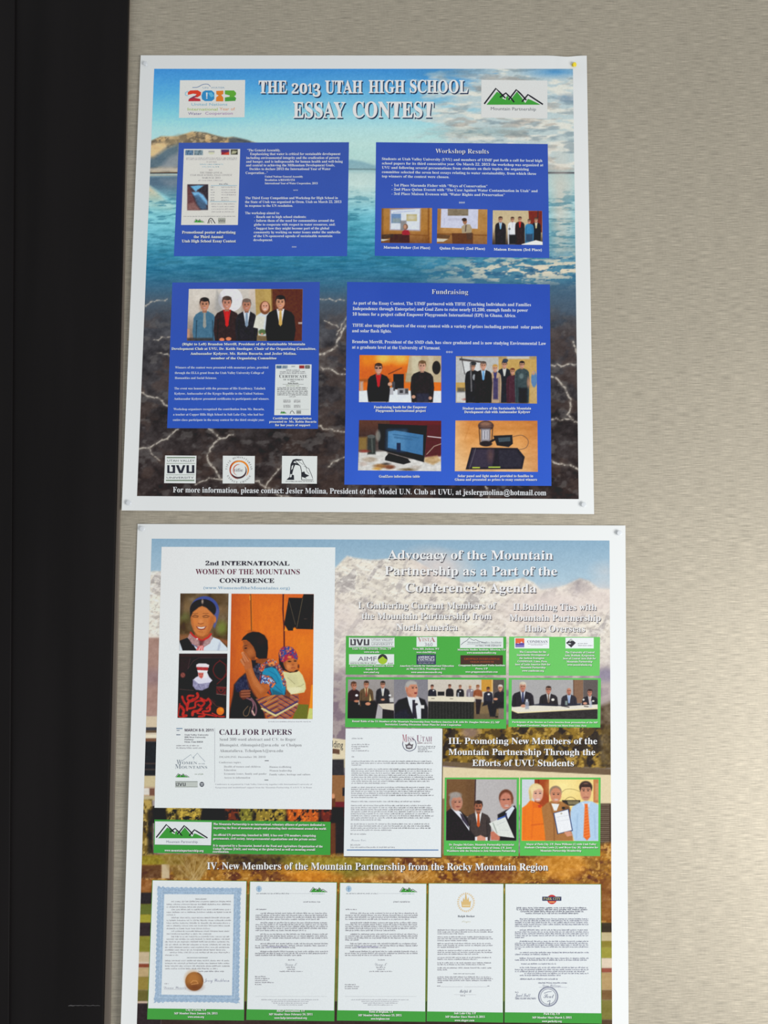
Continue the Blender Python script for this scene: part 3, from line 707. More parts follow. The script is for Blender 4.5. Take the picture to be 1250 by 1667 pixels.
t.lines([('(Right to Left) Brandon Merrill, President of the Sustainable Mountain', 128, 1090, 106), ('Development Club at UVU, Dr. Keith Snedegar, Chair of the Organizing Committee,', 44, 1175, 142), ('Ambassador Kydyrov, Ms. Robin Bucaria, and Jesler Molina,', 192, 1022, 180), ('member of the Organizing Committee', 352, 866, 216)], 18.5, (216, 224, 242), 'heavy', shadow=(30, 45, 110), sh=(3, 4))
t.cut().lines([('Certificate of appreciation', 838, 1140, 686), ('presented to  Ms. Robin Bucaria', 808, 1178, 712), ('for her years of support', 855, 1130, 739)], 16.5, (216, 224, 242), 'heavy', shadow=(30, 45, 110), sh=(3, 4))
t.emit(pc, 'caption')
t = Txt(P1, tf)
t.lines([('Winners of the contest were presented with monetary prizes, provided', 72, 802, 288), ('through the ELLA grant from the Utah Valley University College of', 70, 768, 330), ('Humanities and Social Sciences.', 70, 398, 370), None, ('The event was honored with the presence of His Excellency, Talaibek', 66, 780, 452), ('Kydyrov, Ambassador of the Kyrgyz Republic to the United Nations.', 66, 768, 492),
         ('Ambassador Kydyrov presented certificates to participants and winners.', 64, 808, 533), None, ('Workshop organizers recognized the contribution from Ms. Bucaria,', 60, 770, 614), ('a teacher at Copper Hills High School in Salt Lake City, who had her', 57, 765, 656), ('entire class participate in the essay contest for the third straight year.', 55, 772, 698)], 17, (205, 215, 242), 'bold')
t.emit(pc, 'paragraph')
ct = Pic(P1, tf, [(858, 256), (1140, 256), (1133, 654), (848, 653)], .8, 3); ct.bg((218, 222, 220)); ct.bx(865, 265, 905, 288, (80, 110, 140)).bx(910, 265, 952, 288, (120, 135, 150)).nz(8, 12, 40, 2, 3, ct.m_po([(865, 265), (952, 265), (952, 288), (865, 288)])).bx(982, 268, 1010, 276, (110, 110, 120), .6)
ct.bx(1043, 264, 1084, 288, (150, 48, 50)).bx(1090, 264, 1126, 288, (56, 60, 66)).bx(1096, 272, 1120, 280, (210, 210, 190), .7); ct.emit(pc, 'certificate_picture', 'white certificate of achievement in print')
t = Txt(P1, tf, 5); t.t('Certificate', 888, 905, 360, 26, (60, 62, 70)) if False else None
t.t('C', 888, 908, 361, 26, (66, 68, 76), 'serif').t('ERTIFICATE', 912, 1106, 360, 20, (66, 68, 76), 'serif').t('OF ACHIEVEMENT', 920, 1078, 381, 12, (90, 92, 98), 'serif')
t.quad(914, 411, 1078, 413, (110, 112, 112)).t('Robin Bucaria', 955, 1036, 408, 10, (80, 84, 80), 'bold')
for y in (304, 316, 328): t.greek(942 if y < 310 else 892, 1050 if y < 310 else 1100, y, 6, (140, 142, 146), rg)
t.greek(940, 1050, 426, 5, (150, 165, 130), rg); t.greek(975, 1015, 392, 5, (140, 142, 146), rg)
for y in (442, 455, 469, 483, 497): t.greek(872, 1112, y, 6.5, (118, 120, 122), rg)
for y in (538, 547, 554, 578, 586, 594): t.greek(920, 978, y, 5, (150, 150, 152), rg); t.greek(1003, 1058, y, 5, (150, 150, 152), rg)
t.greek(965, 1020, 511, 5, (140, 140, 142), rg); t.quad(862, 607, 1120, 608.5, (160, 160, 160)); mountain_logo(t, 898, 640, 46, 20, False)
t.stroke([(972, 642), (978, 625), (988, 618), (998, 628), (1006, 642)], 4, (60, 60, 66)); t.quad(1022, 615, 1058, 644, (165, 168, 166)); t.up(.6).t('UVU', 1025, 1055, 636, 11, (90, 90, 92), 'sansbold')
t.emit(pc, 'certificate_lettering')

# panel D
pd = panel([(565, 459), (895, 463), (897.5, 791), (560.5, 789)], (48, 80, 178), (54, 96, 206), label='large blue panel headed Fundraising')
tf = (560, 460, 3.676)
t = Txt(P1, tf, 5); t.t('Fundraising', 525, 742, 68, 27, (222, 226, 236), 'serif', y1=70, shadow=(30, 40, 100), sh=(3, 3.5), res=3); t.emit(pd, 'heading')
t = Txt(P1, tf)
t.lines([('As part of the Essay Contest, The UIMF partnered with TIFIE (Teaching Individuals and Families', 52, 1118, 131), ('Independence through Enterprise) and Goal Zero to raise nearly $1,200, enough funds to power', 52, 1100, 164), ('10 homes for a project called Empower Playgrounds International (EPI) in Ghana, Africa.', 50, 1028, 197),
         None, ('TIFIE also supplied winners of the essay contest with a variety of prizes including personal  solar panels', 50, 1187, 264), ('and solar flash lights.', 48, 284, 297), None, ('Brandon Merrill, President of the SMD club, has since graduated and is now studying Environmental Law', 48, 1208, 362), ('at a graduate level at the University of Vermont.', 48, 576, 395)], 18.5, (222, 228, 244), 'bold', .010)
t.cut().lines([(DOT3, 610, 650, 432)], 22, LT); t.emit(pd, 'paragraph')
tf = (550, 430, 2.907)
t = Txt(P1, tf)
t.lines([('Fundraising booth for the Empower', 170, 420, 682), ('Playgrounds International project', 178, 416, 699), None, ('Student members of the Sustainable Mountain', 590, 914, 688), ('Development club with Ambassador Kydyrov', 598, 910, 705), None, ('GoalZero information table', 194, 388, 1010), None, ('Solar panel and light model provided to families in', 567, 924, 1008), ('Ghana and presented as prizes to essay contest winners', 553, 942, 1025)], 11.5, (222, 228, 242), 'heavy', shadow=(30, 50, 130), sh=(2, 2))
t.emit(pd, 'caption')
# booth
p = Pic(P1, tf, [(102, 430), (489, 434), (489, 656), (99, 653)], .65, 3); p.bg((224, 112, 26)); p.el(215, 445, 38, 26, (252, 196, 90), .95, 16).el(295, 445, 42, 26, (252, 190, 84), .95, 16).el(140, 450, 30, 30, (236, 140, 40), .7, 14)
p.po([(102, 500), (200, 480), (330, 500), (350, 560), (100, 560)], (208, 94, 22), .7, 16).po([(338, 434), (489, 434), (489, 560), (320, 555)], (190, 172, 140)).bx(350, 434, 390, 520, (208, 200, 170), .8, 6).bx(428, 434, 450, 600, (206, 192, 164), .8, 5).bx(320, 515, 350, 560, (170, 160, 130), .8, 6)
p.ln([(240, 520), (300, 492)], 6, (120, 60, 30), .8).po([(100, 545), (250, 540), (250, 560), (100, 558)], (150, 84, 40), .8, 5).po([(99, 600), (240, 590), (360, 600), (489, 600), (489, 656), (99, 654)], (224, 230, 238)).bx(104, 555, 120, 600, (180, 180, 190), .7, 4)
p.bx(262, 520, 312, 592, (34, 32, 36)).bx(256, 556, 270, 600, (70, 70, 76)).bx(228, 584, 262, 618, (180, 180, 185)).bx(282, 588, 334, 618, (150, 150, 155)).bx(292, 596, 308, 610, (60, 60, 64)).bx(318, 590, 332, 612, (70, 70, 74)).el(466, 490, 20, 32, (40, 34, 34))
p.man(192, 494, 19, 652, (30, 28, 34), (188, 34, 42), (190, 30, 40), hair=(62, 42, 34), skin=(212, 158, 134), w=2.6).po([(208, 560), (250, 560), (254, 575), (212, 600)], (30, 28, 34)).el(246, 568, 10, 9, (210, 160, 135)).el(182, 492, 6, 4, (40, 30, 30), .8).el(200, 492, 6, 4, (40, 30, 30), .8)
p.man(399, 482, 19, 654, (40, 34, 36), None, None, hair=(110, 82, 56), skin=(214, 164, 138), w=2.7).el(358, 628, 9, 8, (200, 150, 125)).el(436, 634, 9, 8, (200, 150, 125)).bx(372, 612, 430, 656, (50, 52, 72), .8, 5).nz(9, 9, 8, 2, 15)
p.emit(pd, 'photograph', 'print of two people at a fundraising booth')
# students
p = Pic(P1, tf, [(558, 436), (940, 436), (942, 660), (557, 656)], .65, 3); p.bg((196, 160, 92)); p.po([(558, 440), (760, 440), (760, 560), (558, 560)], (186, 186, 184)).bx(590, 462, 700, 512, (214, 216, 216), .9, 5).bx(760, 436, 940, 448, (150, 140, 120), .6, 5).bx(800, 437, 905, 448, (205, 210, 214), .8, 4)
t_ = [(600, 436, 640, 470), (770, 436, 776, 460)]
p.po([(575, 445), (700, 462), (700, 470), (575, 455)], (60, 52, 50), .8).ln([(585, 440), (600, 520)], 5, (70, 66, 66), .7).bx(912, 545, 942, 660, (196, 168, 120), .5, 5).el(928, 545, 14, 38, (90, 130, 176)).el(925, 515, 8, 10, (190, 150, 120)).po([(557, 600), (640, 600), (640, 656), (557, 656)], (170, 172, 176), .9, 4).po([(562, 610), (600, 606), (630, 640), (600, 656), (562, 650)], (214, 212, 206), .9, 4).bx(565, 585, 600, 605, (60, 60, 60), .7, 4).el(610, 640, 20, 6, (150, 60, 50), .6, 3)
p.po([(640, 600), (900, 600), (900, 660), (640, 660)], (60, 54, 52), .6, 10)
p.man(638, 484, 13, 656, (34, 34, 38), None, None, hair=(40, 36, 34), skin=(190, 140, 112), w=2.6).el(640, 470, 15, 9, (48, 50, 52)).el(645, 535, 8, 14, (180, 184, 190), .8).ln([(628, 470), (632, 600)], 7, (120, 118, 120), .8)
p.man(788, 475, 13, 656, (32, 36, 44), (205, 205, 200), None, hair=(40, 44, 56), skin=(205, 150, 120), w=2.4).el(792, 456, 13, 9, (52, 62, 82))
p.man(744, 492, 13, 656, (188, 160, 130), (70, 66, 110), (60, 56, 110), hair=(196, 150, 80), skin=(214, 160, 130), w=2.1).bx(734, 540, 758, 640, (58, 52, 96), .9, 4)
p.man(688, 480, 15, 656, (36, 32, 34), (180, 205, 226), (100, 160, 210), hair=(90, 78, 72), skin=(206, 150, 122), w=2.6)
p.man(826, 508, 12, 656, (74, 40, 52), None, None, hair=(110, 62, 40), skin=(200, 146, 116), w=2.3)
p.man(871, 476, 13, 656, (60, 74, 78), None, None, hair=(40, 34, 34), skin=(200, 146, 116), w=2.5).el(902, 560, 8, 24, (190, 140, 112), .8, 4).el(868, 530, 10, 12, (130, 150, 150), .6, 4).bx(855, 585, 895, 658, (28, 28, 34), .9, 5).nz(8, 8, 9, 2, 18)
p.emit(pd, 'photograph', 'print of students standing in an exhibition hall')
# monitor
p = Pic(P1, tf, [(100, 738), (489, 741), (488, 980), (95, 976)], .65, 3); p.vg([(0, (96, 58, 44)), (.3, (70, 48, 44)), (.6, (88, 76, 72)), (1, (210, 206, 200))], horiz=False); p.po([(245, 740), (489, 742), (489, 900), (245, 780)], (104, 24, 38)).po([(416, 760), (489, 760), (489, 930), (410, 930)], (86, 30, 38), 1, 5)
p.po([(98, 890), (230, 885), (250, 930), (489, 910), (488, 980), (95, 976)], (214, 212, 208), 1, 5).po([(190, 755), (422, 764), (408, 938), (192, 876)], (24, 24, 30)).po([(238, 792), (270, 787), (404, 808), (402, 905), (236, 868)], (66, 118, 166)).po([(238, 792), (320, 790), (310, 880), (236, 868)], (92, 146, 190), .8, 20)
p.ln([(262, 806), (380, 822)], 6, (52, 96, 136), .6).ln([(270, 820), (350, 830)], 10, (56, 100, 140), .6).bx(278, 846, 297, 888, (30, 44, 72)).po([(225, 912), (240, 895), (330, 920), (345, 938), (310, 948), (222, 928)], (26, 24, 26)).bx(140, 812, 178, 900, (52, 56, 54), 1, 4).el(158, 816, 18, 9, (90, 92, 90)).ln([(160, 830), (164, 890)], 8, (100, 106, 100), .6)
p.po([(97, 820), (138, 818), (136, 880), (97, 880)], (150, 120, 60), .8, 6).el(190, 812, 12, 26, (150, 150, 140), .7, 4).ln([(425, 815), (489, 822)], 4, (226, 222, 222)).ln([(489, 850), (455, 862), (420, 900)], 4, (190, 176, 150), .8).po([(410, 915), (470, 905), (489, 930), (450, 950), (408, 935)], (196, 160, 110), .9, 5)
for i, (x, y, a_, b_2, c) in enumerate([(205, 955, 34, 10, (150, 100, 50)), (245, 960, 24, 10, (120, 64, 40)), (150, 925, 34, 12, (184, 168, 150)), (330, 972, 34, 7, (110, 90, 60)), (185, 968, 18, 6, (206, 150, 60)), (120, 945, 18, 10, (196, 180, 170)), (370, 962, 22, 9, (190, 180, 170)), (230, 945, 16, 5, (60, 50, 46)), (125, 885, 22, 6, (150, 60, 50))]): p.el(x, y, a_, b_2, c, .9, 4)
p.nz(14, 9, 22, 3, 19, np.clip((p.Y - 890) / 20, 0, 1)).nz(8, 8, 6, 2, 20); p.emit(pd, 'photograph', 'print of a dark monitor on a covered table')
# lantern
p = Pic(P1, tf, [(556, 740), (944, 741), (946, 983), (553, 980)], .65, 3); p.vg([(0, (206, 132, 64)), (.4, (226, 160, 92)), (1, (228, 182, 128))]); p.mix(np.clip((620 - p.X) / 80, 0, 1) * .5, (244, 214, 170)); p.mix(np.clip((p.X - 860) / 90, 0, 1) * .5, (190, 112, 56)); p.nz(60, 20, 14, 3, 22)
p.ln([(630, 745), (600, 830)], 5, (190, 120, 60), .3).el(700, 765, 37, 24, (74, 52, 48)).el(698, 756, 26, 10, (150, 110, 90), .9, 4).el(700, 768, 30, 6, (120, 90, 80), .7).bx(676, 778, 722, 852, (122, 118, 126), .95, 3).bx(684, 785, 714, 830, (206, 204, 212), .95, 5).bx(692, 790, 697, 826, (90, 90, 100), .7, 2).bx(704, 790, 708, 826, (100, 100, 110), .7, 2).el(700, 850, 30, 13, (44, 36, 38))
p.ln([(668, 775), (672, 845)], 4, (60, 46, 44)).ln([(732, 775), (728, 840)], 4, (60, 46, 44)).po([(735, 812), (825, 808), (828, 850), (808, 866), (752, 858)], (32, 34, 40)).po([(758, 822), (815, 818), (816, 838), (762, 842)], (70, 84, 92)).ln([(722, 840), (745, 828)], 10, (40, 34, 36))
p.ln(bez([(824, 818), (870, 810), (900, 835), (890, 868), (850, 878), (800, 874)]), 2.6, (90, 70, 64), .9).po([(632, 868), (850, 870), (884, 912), (872, 970), (604, 972)], (38, 34, 44)).po([(640, 876), (740, 878), (730, 962), (616, 962)], (64, 56, 74), .8, 4).po([(760, 880), (842, 880), (872, 915), (864, 960), (765, 962)], (50, 48, 60), .8, 4).ln([(652, 872), (622, 970)], 2.5, (150, 150, 150), .5)
p.bx(636, 960, 672, 966, (190, 205, 70)).bx(712, 958, 768, 964, (180, 205, 80)).el(722, 905, 14, 30, (120, 84, 74), .5, 10).nz(8, 8, 6, 2, 24); p.emit(pd, 'photograph', 'print of a lantern and solar panel on a wooden table')

# --- three logo cards along the foot
tf = (255, 735, 4.63)
def card(quad, label):
    c = Pic(P1, tf, quad, 4, 2); c.bg((224, 228, 226)); return c.emit(P1.root, 'logo', label)
o = card([(64, 30), (300, 32), (294, 240), (56, 238)], 'white university logo card, leftmost of three along the foot')
t = Txt(P1, tf)
GL = (95, 120, 90)
for (a, b_2, y, w) in ((76, 290, 46, 7), (74, 290, 90, 2.5), (72, 286, 176, 2.5), (70, 284, 218, 7)): t.quad(a, y - w / 2, b_2, y + w / 2, GL)
t.t('UTAH VALLEY', 80, 286, 77, 15, (100, 105, 105), 'sans').t('UNIVERSITY', 76, 280, 205, 15, (100, 105, 105), 'sans')
K = (42, 44, 56)
def uvu(T, x, y, w, h, K, sh=0):
    """the squared U V U monogram"""
    X = lambda a: x + a * w; Y = lambda b: y + b * h
    T.poly([(X(.0), Y(0)), (X(.08), Y(0)), (X(.08), Y(.82)), (X(.2), Y(.82)), (X(.2), Y(.2)), (X(.15), Y(.2)), (X(.15), Y(0)), (X(.29), Y(0)), (X(.29), Y(1)), (X(.0), Y(1))], K)
    T.poly([(X(.32), Y(0)), (X(.42), Y(0)), (X(.5), Y(.72)), (X(.58), Y(0)), (X(.67), Y(0)), (X(.56), Y(1)), (X(.44), Y(1))], K)
    T.poly([(X(.71), Y(0)), (X(.8), Y(0)), (X(.8), Y(.82)), (X(.91), Y(.82)), (X(.91), Y(0)), (X(1), Y(0)), (X(1), Y(1)), (X(.71), Y(1))], K)
uvu(t, 80, 103, 204, 60, K); t.emit(o, 'lettering')
o = card([(499, 32), (740, 34), (737, 241), (497, 241)], 'white logo card with an orange and brown swirl')
t = Txt(P1, tf)
def arc(cx, cy, r0, r1, a0, a1, w0, w1, col, lift=0):
    n = 26; pts_o = []; pts_i = []
    for k in range(n + 1):
        u = k / n; a = math.radians(a0 + (a1 - a0) * u); r = r0 + (r1 - r0) * u; w = (w0 + (w1 - w0) * u) * (math.sin(math.pi * min(1, u * 1.0 + .02)) ** .6)
        pts_o.append((cx + (r + w / 2) * math.cos(a), cy + (r + w / 2) * math.sin(a))); pts_i.append((cx + (r - w / 2) * math.cos(a), cy + (r - w / 2) * math.sin(a)))
    m = n + 1; i = np.arange(n)
    t.add(np.array(pts_o + pts_i), np.concatenate([np.stack([i, i + 1, i + m], -1), np.stack([i + 1, i + m + 1, i + m], -1)]), col, lift)
arc(622, 138, 70, 66, 95, 300, 6, 16, (178, 72, 48)); arc(622, 138, 62, 70, 190, 405, 8, 18, (232, 138, 44), .3); arc(622, 138, 50, 66, -30, 160, 8, 18, (72, 50, 56), .5)
arc(622, 138, 46, 40, 110, 280, 4, 9, (205, 90, 50), .2)
t.t('tifie', 584, 650, 152, 24, (120, 112, 118), 'serif')
def ring(T, text, cx, cy, r, a0, a1, cap, col, style='serif', inside=False):
    n = len(text)
    for i, ch in enumerate(text):
        if ch == ' ': continue
        a = math.radians(a0 + (a1 - a0) * i / max(1, n - 1)); v, f = glyphs(ch, style, 2)
        k = cap / cap_height(style); x = (v[:, 0] - (v[:, 0].min() + v[:, 0].max()) / 2) * k; y = -v[:, 1] * k
        rr = r
        if inside: y = y + cap; ca, sa = math.cos(a), math.sin(a); X_ = cx + ca * (rr) + (x * sa) + ca * (y - cap) * 1.0; Y_ = cy + sa * (rr) - x * ca + sa * (y - cap)
        else: ca, sa = math.cos(a), math.sin(a); X_ = cx + ca * (rr - y) - x * sa; Y_ = cy + sa * (rr - y) + x * ca
        T.add(np.stack([X_, Y_], -1), f, col, 0)
ring(t, 'TIFIE HUMANITARIAN', 620, 138, 88, 184, 356, 13, (110, 105, 108)); ring(t, 'EXPECT CHANGE', 620, 138, 102, 150, 30, 13, (110, 105, 108), inside=True)
t.emit(o, 'lettering')
o = card([(945, 33), (1210, 35), (1207, 243), (942, 241)], 'white logo card with a black drawing of a rock arch')
t = Txt(P1, tf); K = (44, 46, 52)
t.poly([(978, 214), (1002, 190), (1006, 130), (1010, 95), (1026, 62), (1050, 56), (1095, 60), (1088, 68), (1040, 70), (1030, 84), (1062, 90), (1078, 108), (1066, 104), (1044, 100), (1034, 122), (1026, 150), (1020, 175), (1034, 178), (1036, 214)], K)
t.poly([(1018, 110), (1030, 100), (1024, 130), (1014, 140)], (224, 228, 226), .5); t.poly([(1008, 170), (1018, 172), (1016, 192), (1004, 196)], (224, 228, 226), .5)
t.stroke([(1040, 70), (1060, 88), (1084, 112), (1092, 150), (1092, 212)], 5, K, .2); t.stroke([(1095, 60), (1108, 90), (1130, 122), (1146, 128), (1160, 160), (1172, 190), (1178, 214), (1092, 214)], 3.5, K, .2)
t.poly([(1092, 158), (1112, 150), (1120, 168), (1150, 182), (1120, 196), (1134, 206), (1092, 190)], K, .3); t.stroke([(1108, 110), (1126, 118), (1132, 150), (1150, 170)], 2, K, .2); t.stroke([(1060, 62), (1076, 80), (1104, 100)], 2, K, .2)
t.greek(972, 1188, 228, 5, (120, 122, 124), rg); t.emit(o, 'drawing')
# ------------------------------------------------------------------ lower poster: snowy mountains, campus in autumn, papers and green panels
def h2(u, v):
    h = 0.0025 + 0.012 * np.exp(-u / 0.05) * np.clip(v * 1.15 - .05, 0, 1) + 0.0018 * np.sin(u * 6 + 1) * np.sin(v * 3.1) + .002 * np.exp(-(1 - u) / .03) * np.sin(v * 3.1)
    return np.maximum(h, 0.001)
P2 = Poster([(224, 853), (1018, 855.5), (1023.5, 1722), (195, 1716)], h2, 'poster',
            'conference poster with snowy mountains, papers and green panels, lower on the fabric wall')
b = Pic(P2, ID, [(247, 877), (992, 880), (996.5, 1694), (222, 1690)], 1.35, 1)
b.vg([(877, (142, 176, 200)), (940, (172, 198, 214)), (1000, (202, 208, 214))], uv=False)
X, Y = b.X, b.Y
SN = (238, 230, 216)
mt = b.m_po([(200, 932), (262, 930), (400, 925), (535, 934), (548, 922), (565, 905), (576, 908), (604, 912), (640, 909), (660, 908), (676, 912), (690, 920), (716, 936), (752, 948), (780, 947), (820, 946), (852, 941), (868, 948), (880, 960), (900, 958), (922, 952), (944, 942), (958, 946), (975, 958), (1010, 960), (1010, 1200), (200, 1200)], 2)
b.mix(mt, SN)
rot = X * .8 + Y * .62
ridge = fbm(rot / 26, (Y - X * .4) / 9, 101, 5)
b.mix(mt * np.clip((ridge - .5) / .16, 0, 1) * .45, (196, 186, 174))
b.mix(mt * np.clip((fbm((X + Y * .7) / 14, (Y - X * .9) / 40, 131, 5) - .58) / .08, 0, 1) * .5, (150, 144, 148))
b.mix(mt * np.clip((fbm((X - Y * .6) / 7, (Y + X * .5) / 4, 137, 4) - .56) / .08, 0, 1) * .4, (150, 142, 140))
b.mix(mt * np.clip((fbm(rot / 10, (Y - X * .4) / 4, 139, 4) - .57) / .06, 0, 1) * .6, (250, 244, 234))
for pts, w, a in (([(567, 908), (580, 925), (600, 940), (625, 952)], 2, .6), ([(640, 912), (632, 935), (618, 965), (600, 990)], 2.4, .5), ([(690, 922), (700, 945), (722, 970), (750, 985)], 2.6, .5), ([(852, 942), (840, 965), (815, 990), (790, 1015), (768, 1034)], 3, .6), ([(852, 944), (866, 962), (880, 972)], 2.4, .6),
                  ([(944, 944), (938, 958), (948, 966), (960, 972)], 3, .6), ([(570, 950), (610, 960), (650, 985), (690, 990), (730, 1004)], 2.6, .5), ([(560, 985), (590, 975), (618, 992)], 2.4, .5), ([(700, 985), (740, 1010), (760, 1030)], 3, .5), ([(800, 960), (812, 985), (835, 1005)], 2.4, .4)):
    b.ln(pts, w * 1.6, (158, 148, 146), a * .5, 2.6)
b.mix(b.m_el(945, 956, 18, 12, 5) * .5, (160, 150, 156))
for cx, cy, rx, ry, a in ((720, 925, 36, 22, .75), (695, 912, 26, 16, .5), (905, 985, 60, 26, .8), (982, 975, 30, 24, .7), (860, 1000, 60, 22, .5), (985, 930, 12, 8, .5), (600, 1010, 60, 16, .4), (555, 1010, 24, 40, .5)): b.mix(b.m_el(cx, cy, rx, ry, 14) * a, (226, 212, 206))
b.mix(np.clip((Y - 1015) / 60, 0, 1) * mt * .55, (216, 206, 200))
low = np.clip((Y - 1075) / 50, 0, 1)
b.mix(low * .8, (156, 140, 140)); b.mix(low * np.clip((fbm(X / 14, Y / 12, 151, 4) - .48) / .14, 0, 1) * .7, (120, 100, 116)); b.mix(b.m_el(985, 1100, 16, 12, 5) * .7, (130, 122, 150)); b.mix(np.clip((X - 975) / 6, 0, 1) * b.m_el(985, 1125, 18, 16, 8) * .6, (196, 182, 180))
# left strip
ls = np.clip((272 - X) / 2, 0, 1)
b.mix(ls * b.m_po([(215, 1038), (275, 1038), (275, 1166), (215, 1166)], 1.5), (170, 136, 124)); b.mix(ls * b.m_po([(215, 1090), (275, 1090), (275, 1115), (215, 1115)], 8) * .6, (142, 118, 124)); b.nz(7, 7, 12, 3, 33, ls * (Y > 930) * (Y < 1166))
def strip_rows(x0, x1, rows):
    for (y0, y1, c) in rows: b.bx(x0, y0, x1, y1, c, 1, .9)
strip_rows(205, 275, [(1166, 1184, (214, 196, 168)), (1184, 1189, (60, 62, 68)), (1189, 1193, (96, 76, 56)), (1193, 1195, (222, 206, 180)), (1195, 1202, (234, 222, 196)), (1202, 1207, (120, 82, 60)), (1207, 1263, (34, 38, 42)), (1242, 1244, (80, 62, 56)), (1252, 1253.5, (90, 74, 66)), (1263, 1281, (206, 190, 150)), (1281, 1296, (196, 166, 130)), (1283, 1294, (222, 216, 206)), (1296, 1303, (190, 176, 140))])
b.bx(243, 1283, 252, 1295, (120, 82, 66))
# middle strip: sign, windows, doors
b.po([(536, 1201), (570, 1205), (570, 1255), (536, 1235)], (226, 212, 180)); b.po([(536, 1218), (553, 1220), (553, 1228), (536, 1226)], (104, 74, 58)); b.bx(536, 1236, 560, 1262, (52, 50, 54)); b.bx(536, 1262, 562, 1306, (150, 104, 66)); b.bx(557, 1282, 562, 1296, (40, 38, 44)); b.bx(536, 1305, 565, 1330, (112, 34, 44)); b.bx(536, 1330, 565, 1392, (40, 34, 38)); b.bx(538, 1300, 546, 1392, (104, 58, 34)); b.el(542, 1296, 3, 4, (214, 150, 110))
# trees behind the third heading
tr = b.m_po([(718, 1180), (1000, 1180), (1000, 1250), (860, 1249), (718, 1240)], 2)
b.mix(tr, (86, 66, 34)); b.mix(tr * np.clip((fbm(X / 9, Y / 8, 201, 4) - .45) / .1, 0, 1) * .9, (150, 118, 44)); b.mix(tr * np.clip((fbm(X / 6, Y / 6, 205, 4) - .58) / .07, 0, 1) * .8, (196, 160, 76)); b.mix(tr * np.clip((fbm(X / 16, Y / 14, 209, 3) - .58) / .06, 0, 1) * .85, (40, 34, 34)); b.mix(b.m_el(765, 1192, 14, 10, 4) * .7, (140, 116, 120))
tr2 = b.m_po([(976, 1150), (1000, 1140), (1000, 1250), (976, 1250)], 4); b.mix(tr2 * .8, (92, 76, 50)); b.nz(7, 7, 36, 3, 211, tr2)
b.po([(715, 1240), (1000, 1252), (1000, 1264), (860, 1260), (715, 1246)], (112, 92, 70)); b.po([(715, 1248), (1000, 1262), (1000, 1310), (715, 1310)], (226, 210, 172)); b.bx(972, 1308, 1000, 1380, (70, 52, 40))
for k in range(22): b.bx(972, 1310 + k * 3.3, 992, 1311.4 + k * 3.3, (150, 132, 112), .8, .6)
b.bx(715, 1300, 726, 1396, (150, 120, 90))
# autumn planting, top band above the papers
au = np.clip((Y - 1388) / 8, 0, 1) * np.clip((1560 - Y) / 60, 0, 1) * np.clip((X - 226) / 2, 0, 1)
au = np.maximum(au, b.m_po([(975, 1375), (1000, 1370), (1000, 1400), (975, 1400)], 3))
b.mix(au, (146, 98, 36)); b.mix(au * np.clip((fbm(X / 13, Y / 9, 231, 4) - .46) / .1, 0, 1) * .85, (178, 120, 40)); b.mix(au * np.clip((fbm(X / 20, Y / 12, 233, 4) - .56) / .07, 0, 1) * .8, (98, 52, 26)); b.mix(au * np.clip((fbm(X / 5, Y / 5, 235, 4) - .6) / .06, 0, 1) * .8, (216, 166, 90))
b.mix(b.m_po([(222, 1392), (300, 1392), (300, 1408), (222, 1408)], 2) * .9, (148, 134, 40)); b.mix(b.m_po([(440, 1392), (640, 1396), (610, 1412), (560, 1422), (480, 1420)], 4) * .75, (150, 140, 44)); b.mix(b.m_po([(560, 1412), (640, 1404), (640, 1425), (560, 1430)], 4) * .6, (128, 122, 44))
b.mix(b.m_po([(355, 1388), (470, 1392), (450, 1414), (370, 1410)], 6) * .7, (52, 46, 26)); b.mix(b.m_el(505, 1426, 40, 12, 5) * .8, (222, 140, 40)); b.mix(b.m_el(915, 1410, 40, 24, 6) * .8, (214, 146, 56)); b.mix(b.m_el(800, 1425, 40, 12, 6) * .7, (110, 58, 28)); b.mix(b.m_el(640, 1425, 50, 10, 6) * .5, (206, 150, 80)); b.nz(4.5, 4, 34, 3, 240, au)
b.bx(222, 1408.5, 262, 1430, (104, 68, 40), 1, 1.5); b.bx(263, 1407, 276, 1430, (204, 182, 146), 1, 1)
bush = b.m_po([(262, 1392), (330, 1392), (345, 1405), (325, 1432), (285, 1432), (272, 1408)], 4); b.mix(bush * .8, (150, 120, 62)); b.nz(4, 6, 40, 3, 241, bush)
for i in range(26):
    x = 315 + rng.uniform(-6, 10); b.ln([(x, 1433), (x + rng.uniform(-38, 34), 1393 + rng.uniform(0, 14))], .9, (204, 176, 122), .5)
for i in range(24):
    x = 668 + rng.uniform(-6, 8); b.ln([(x, 1435), (x + rng.uniform(-44, 44), 1398 + rng.uniform(0, 14))], .9, (220, 170, 104), .5)
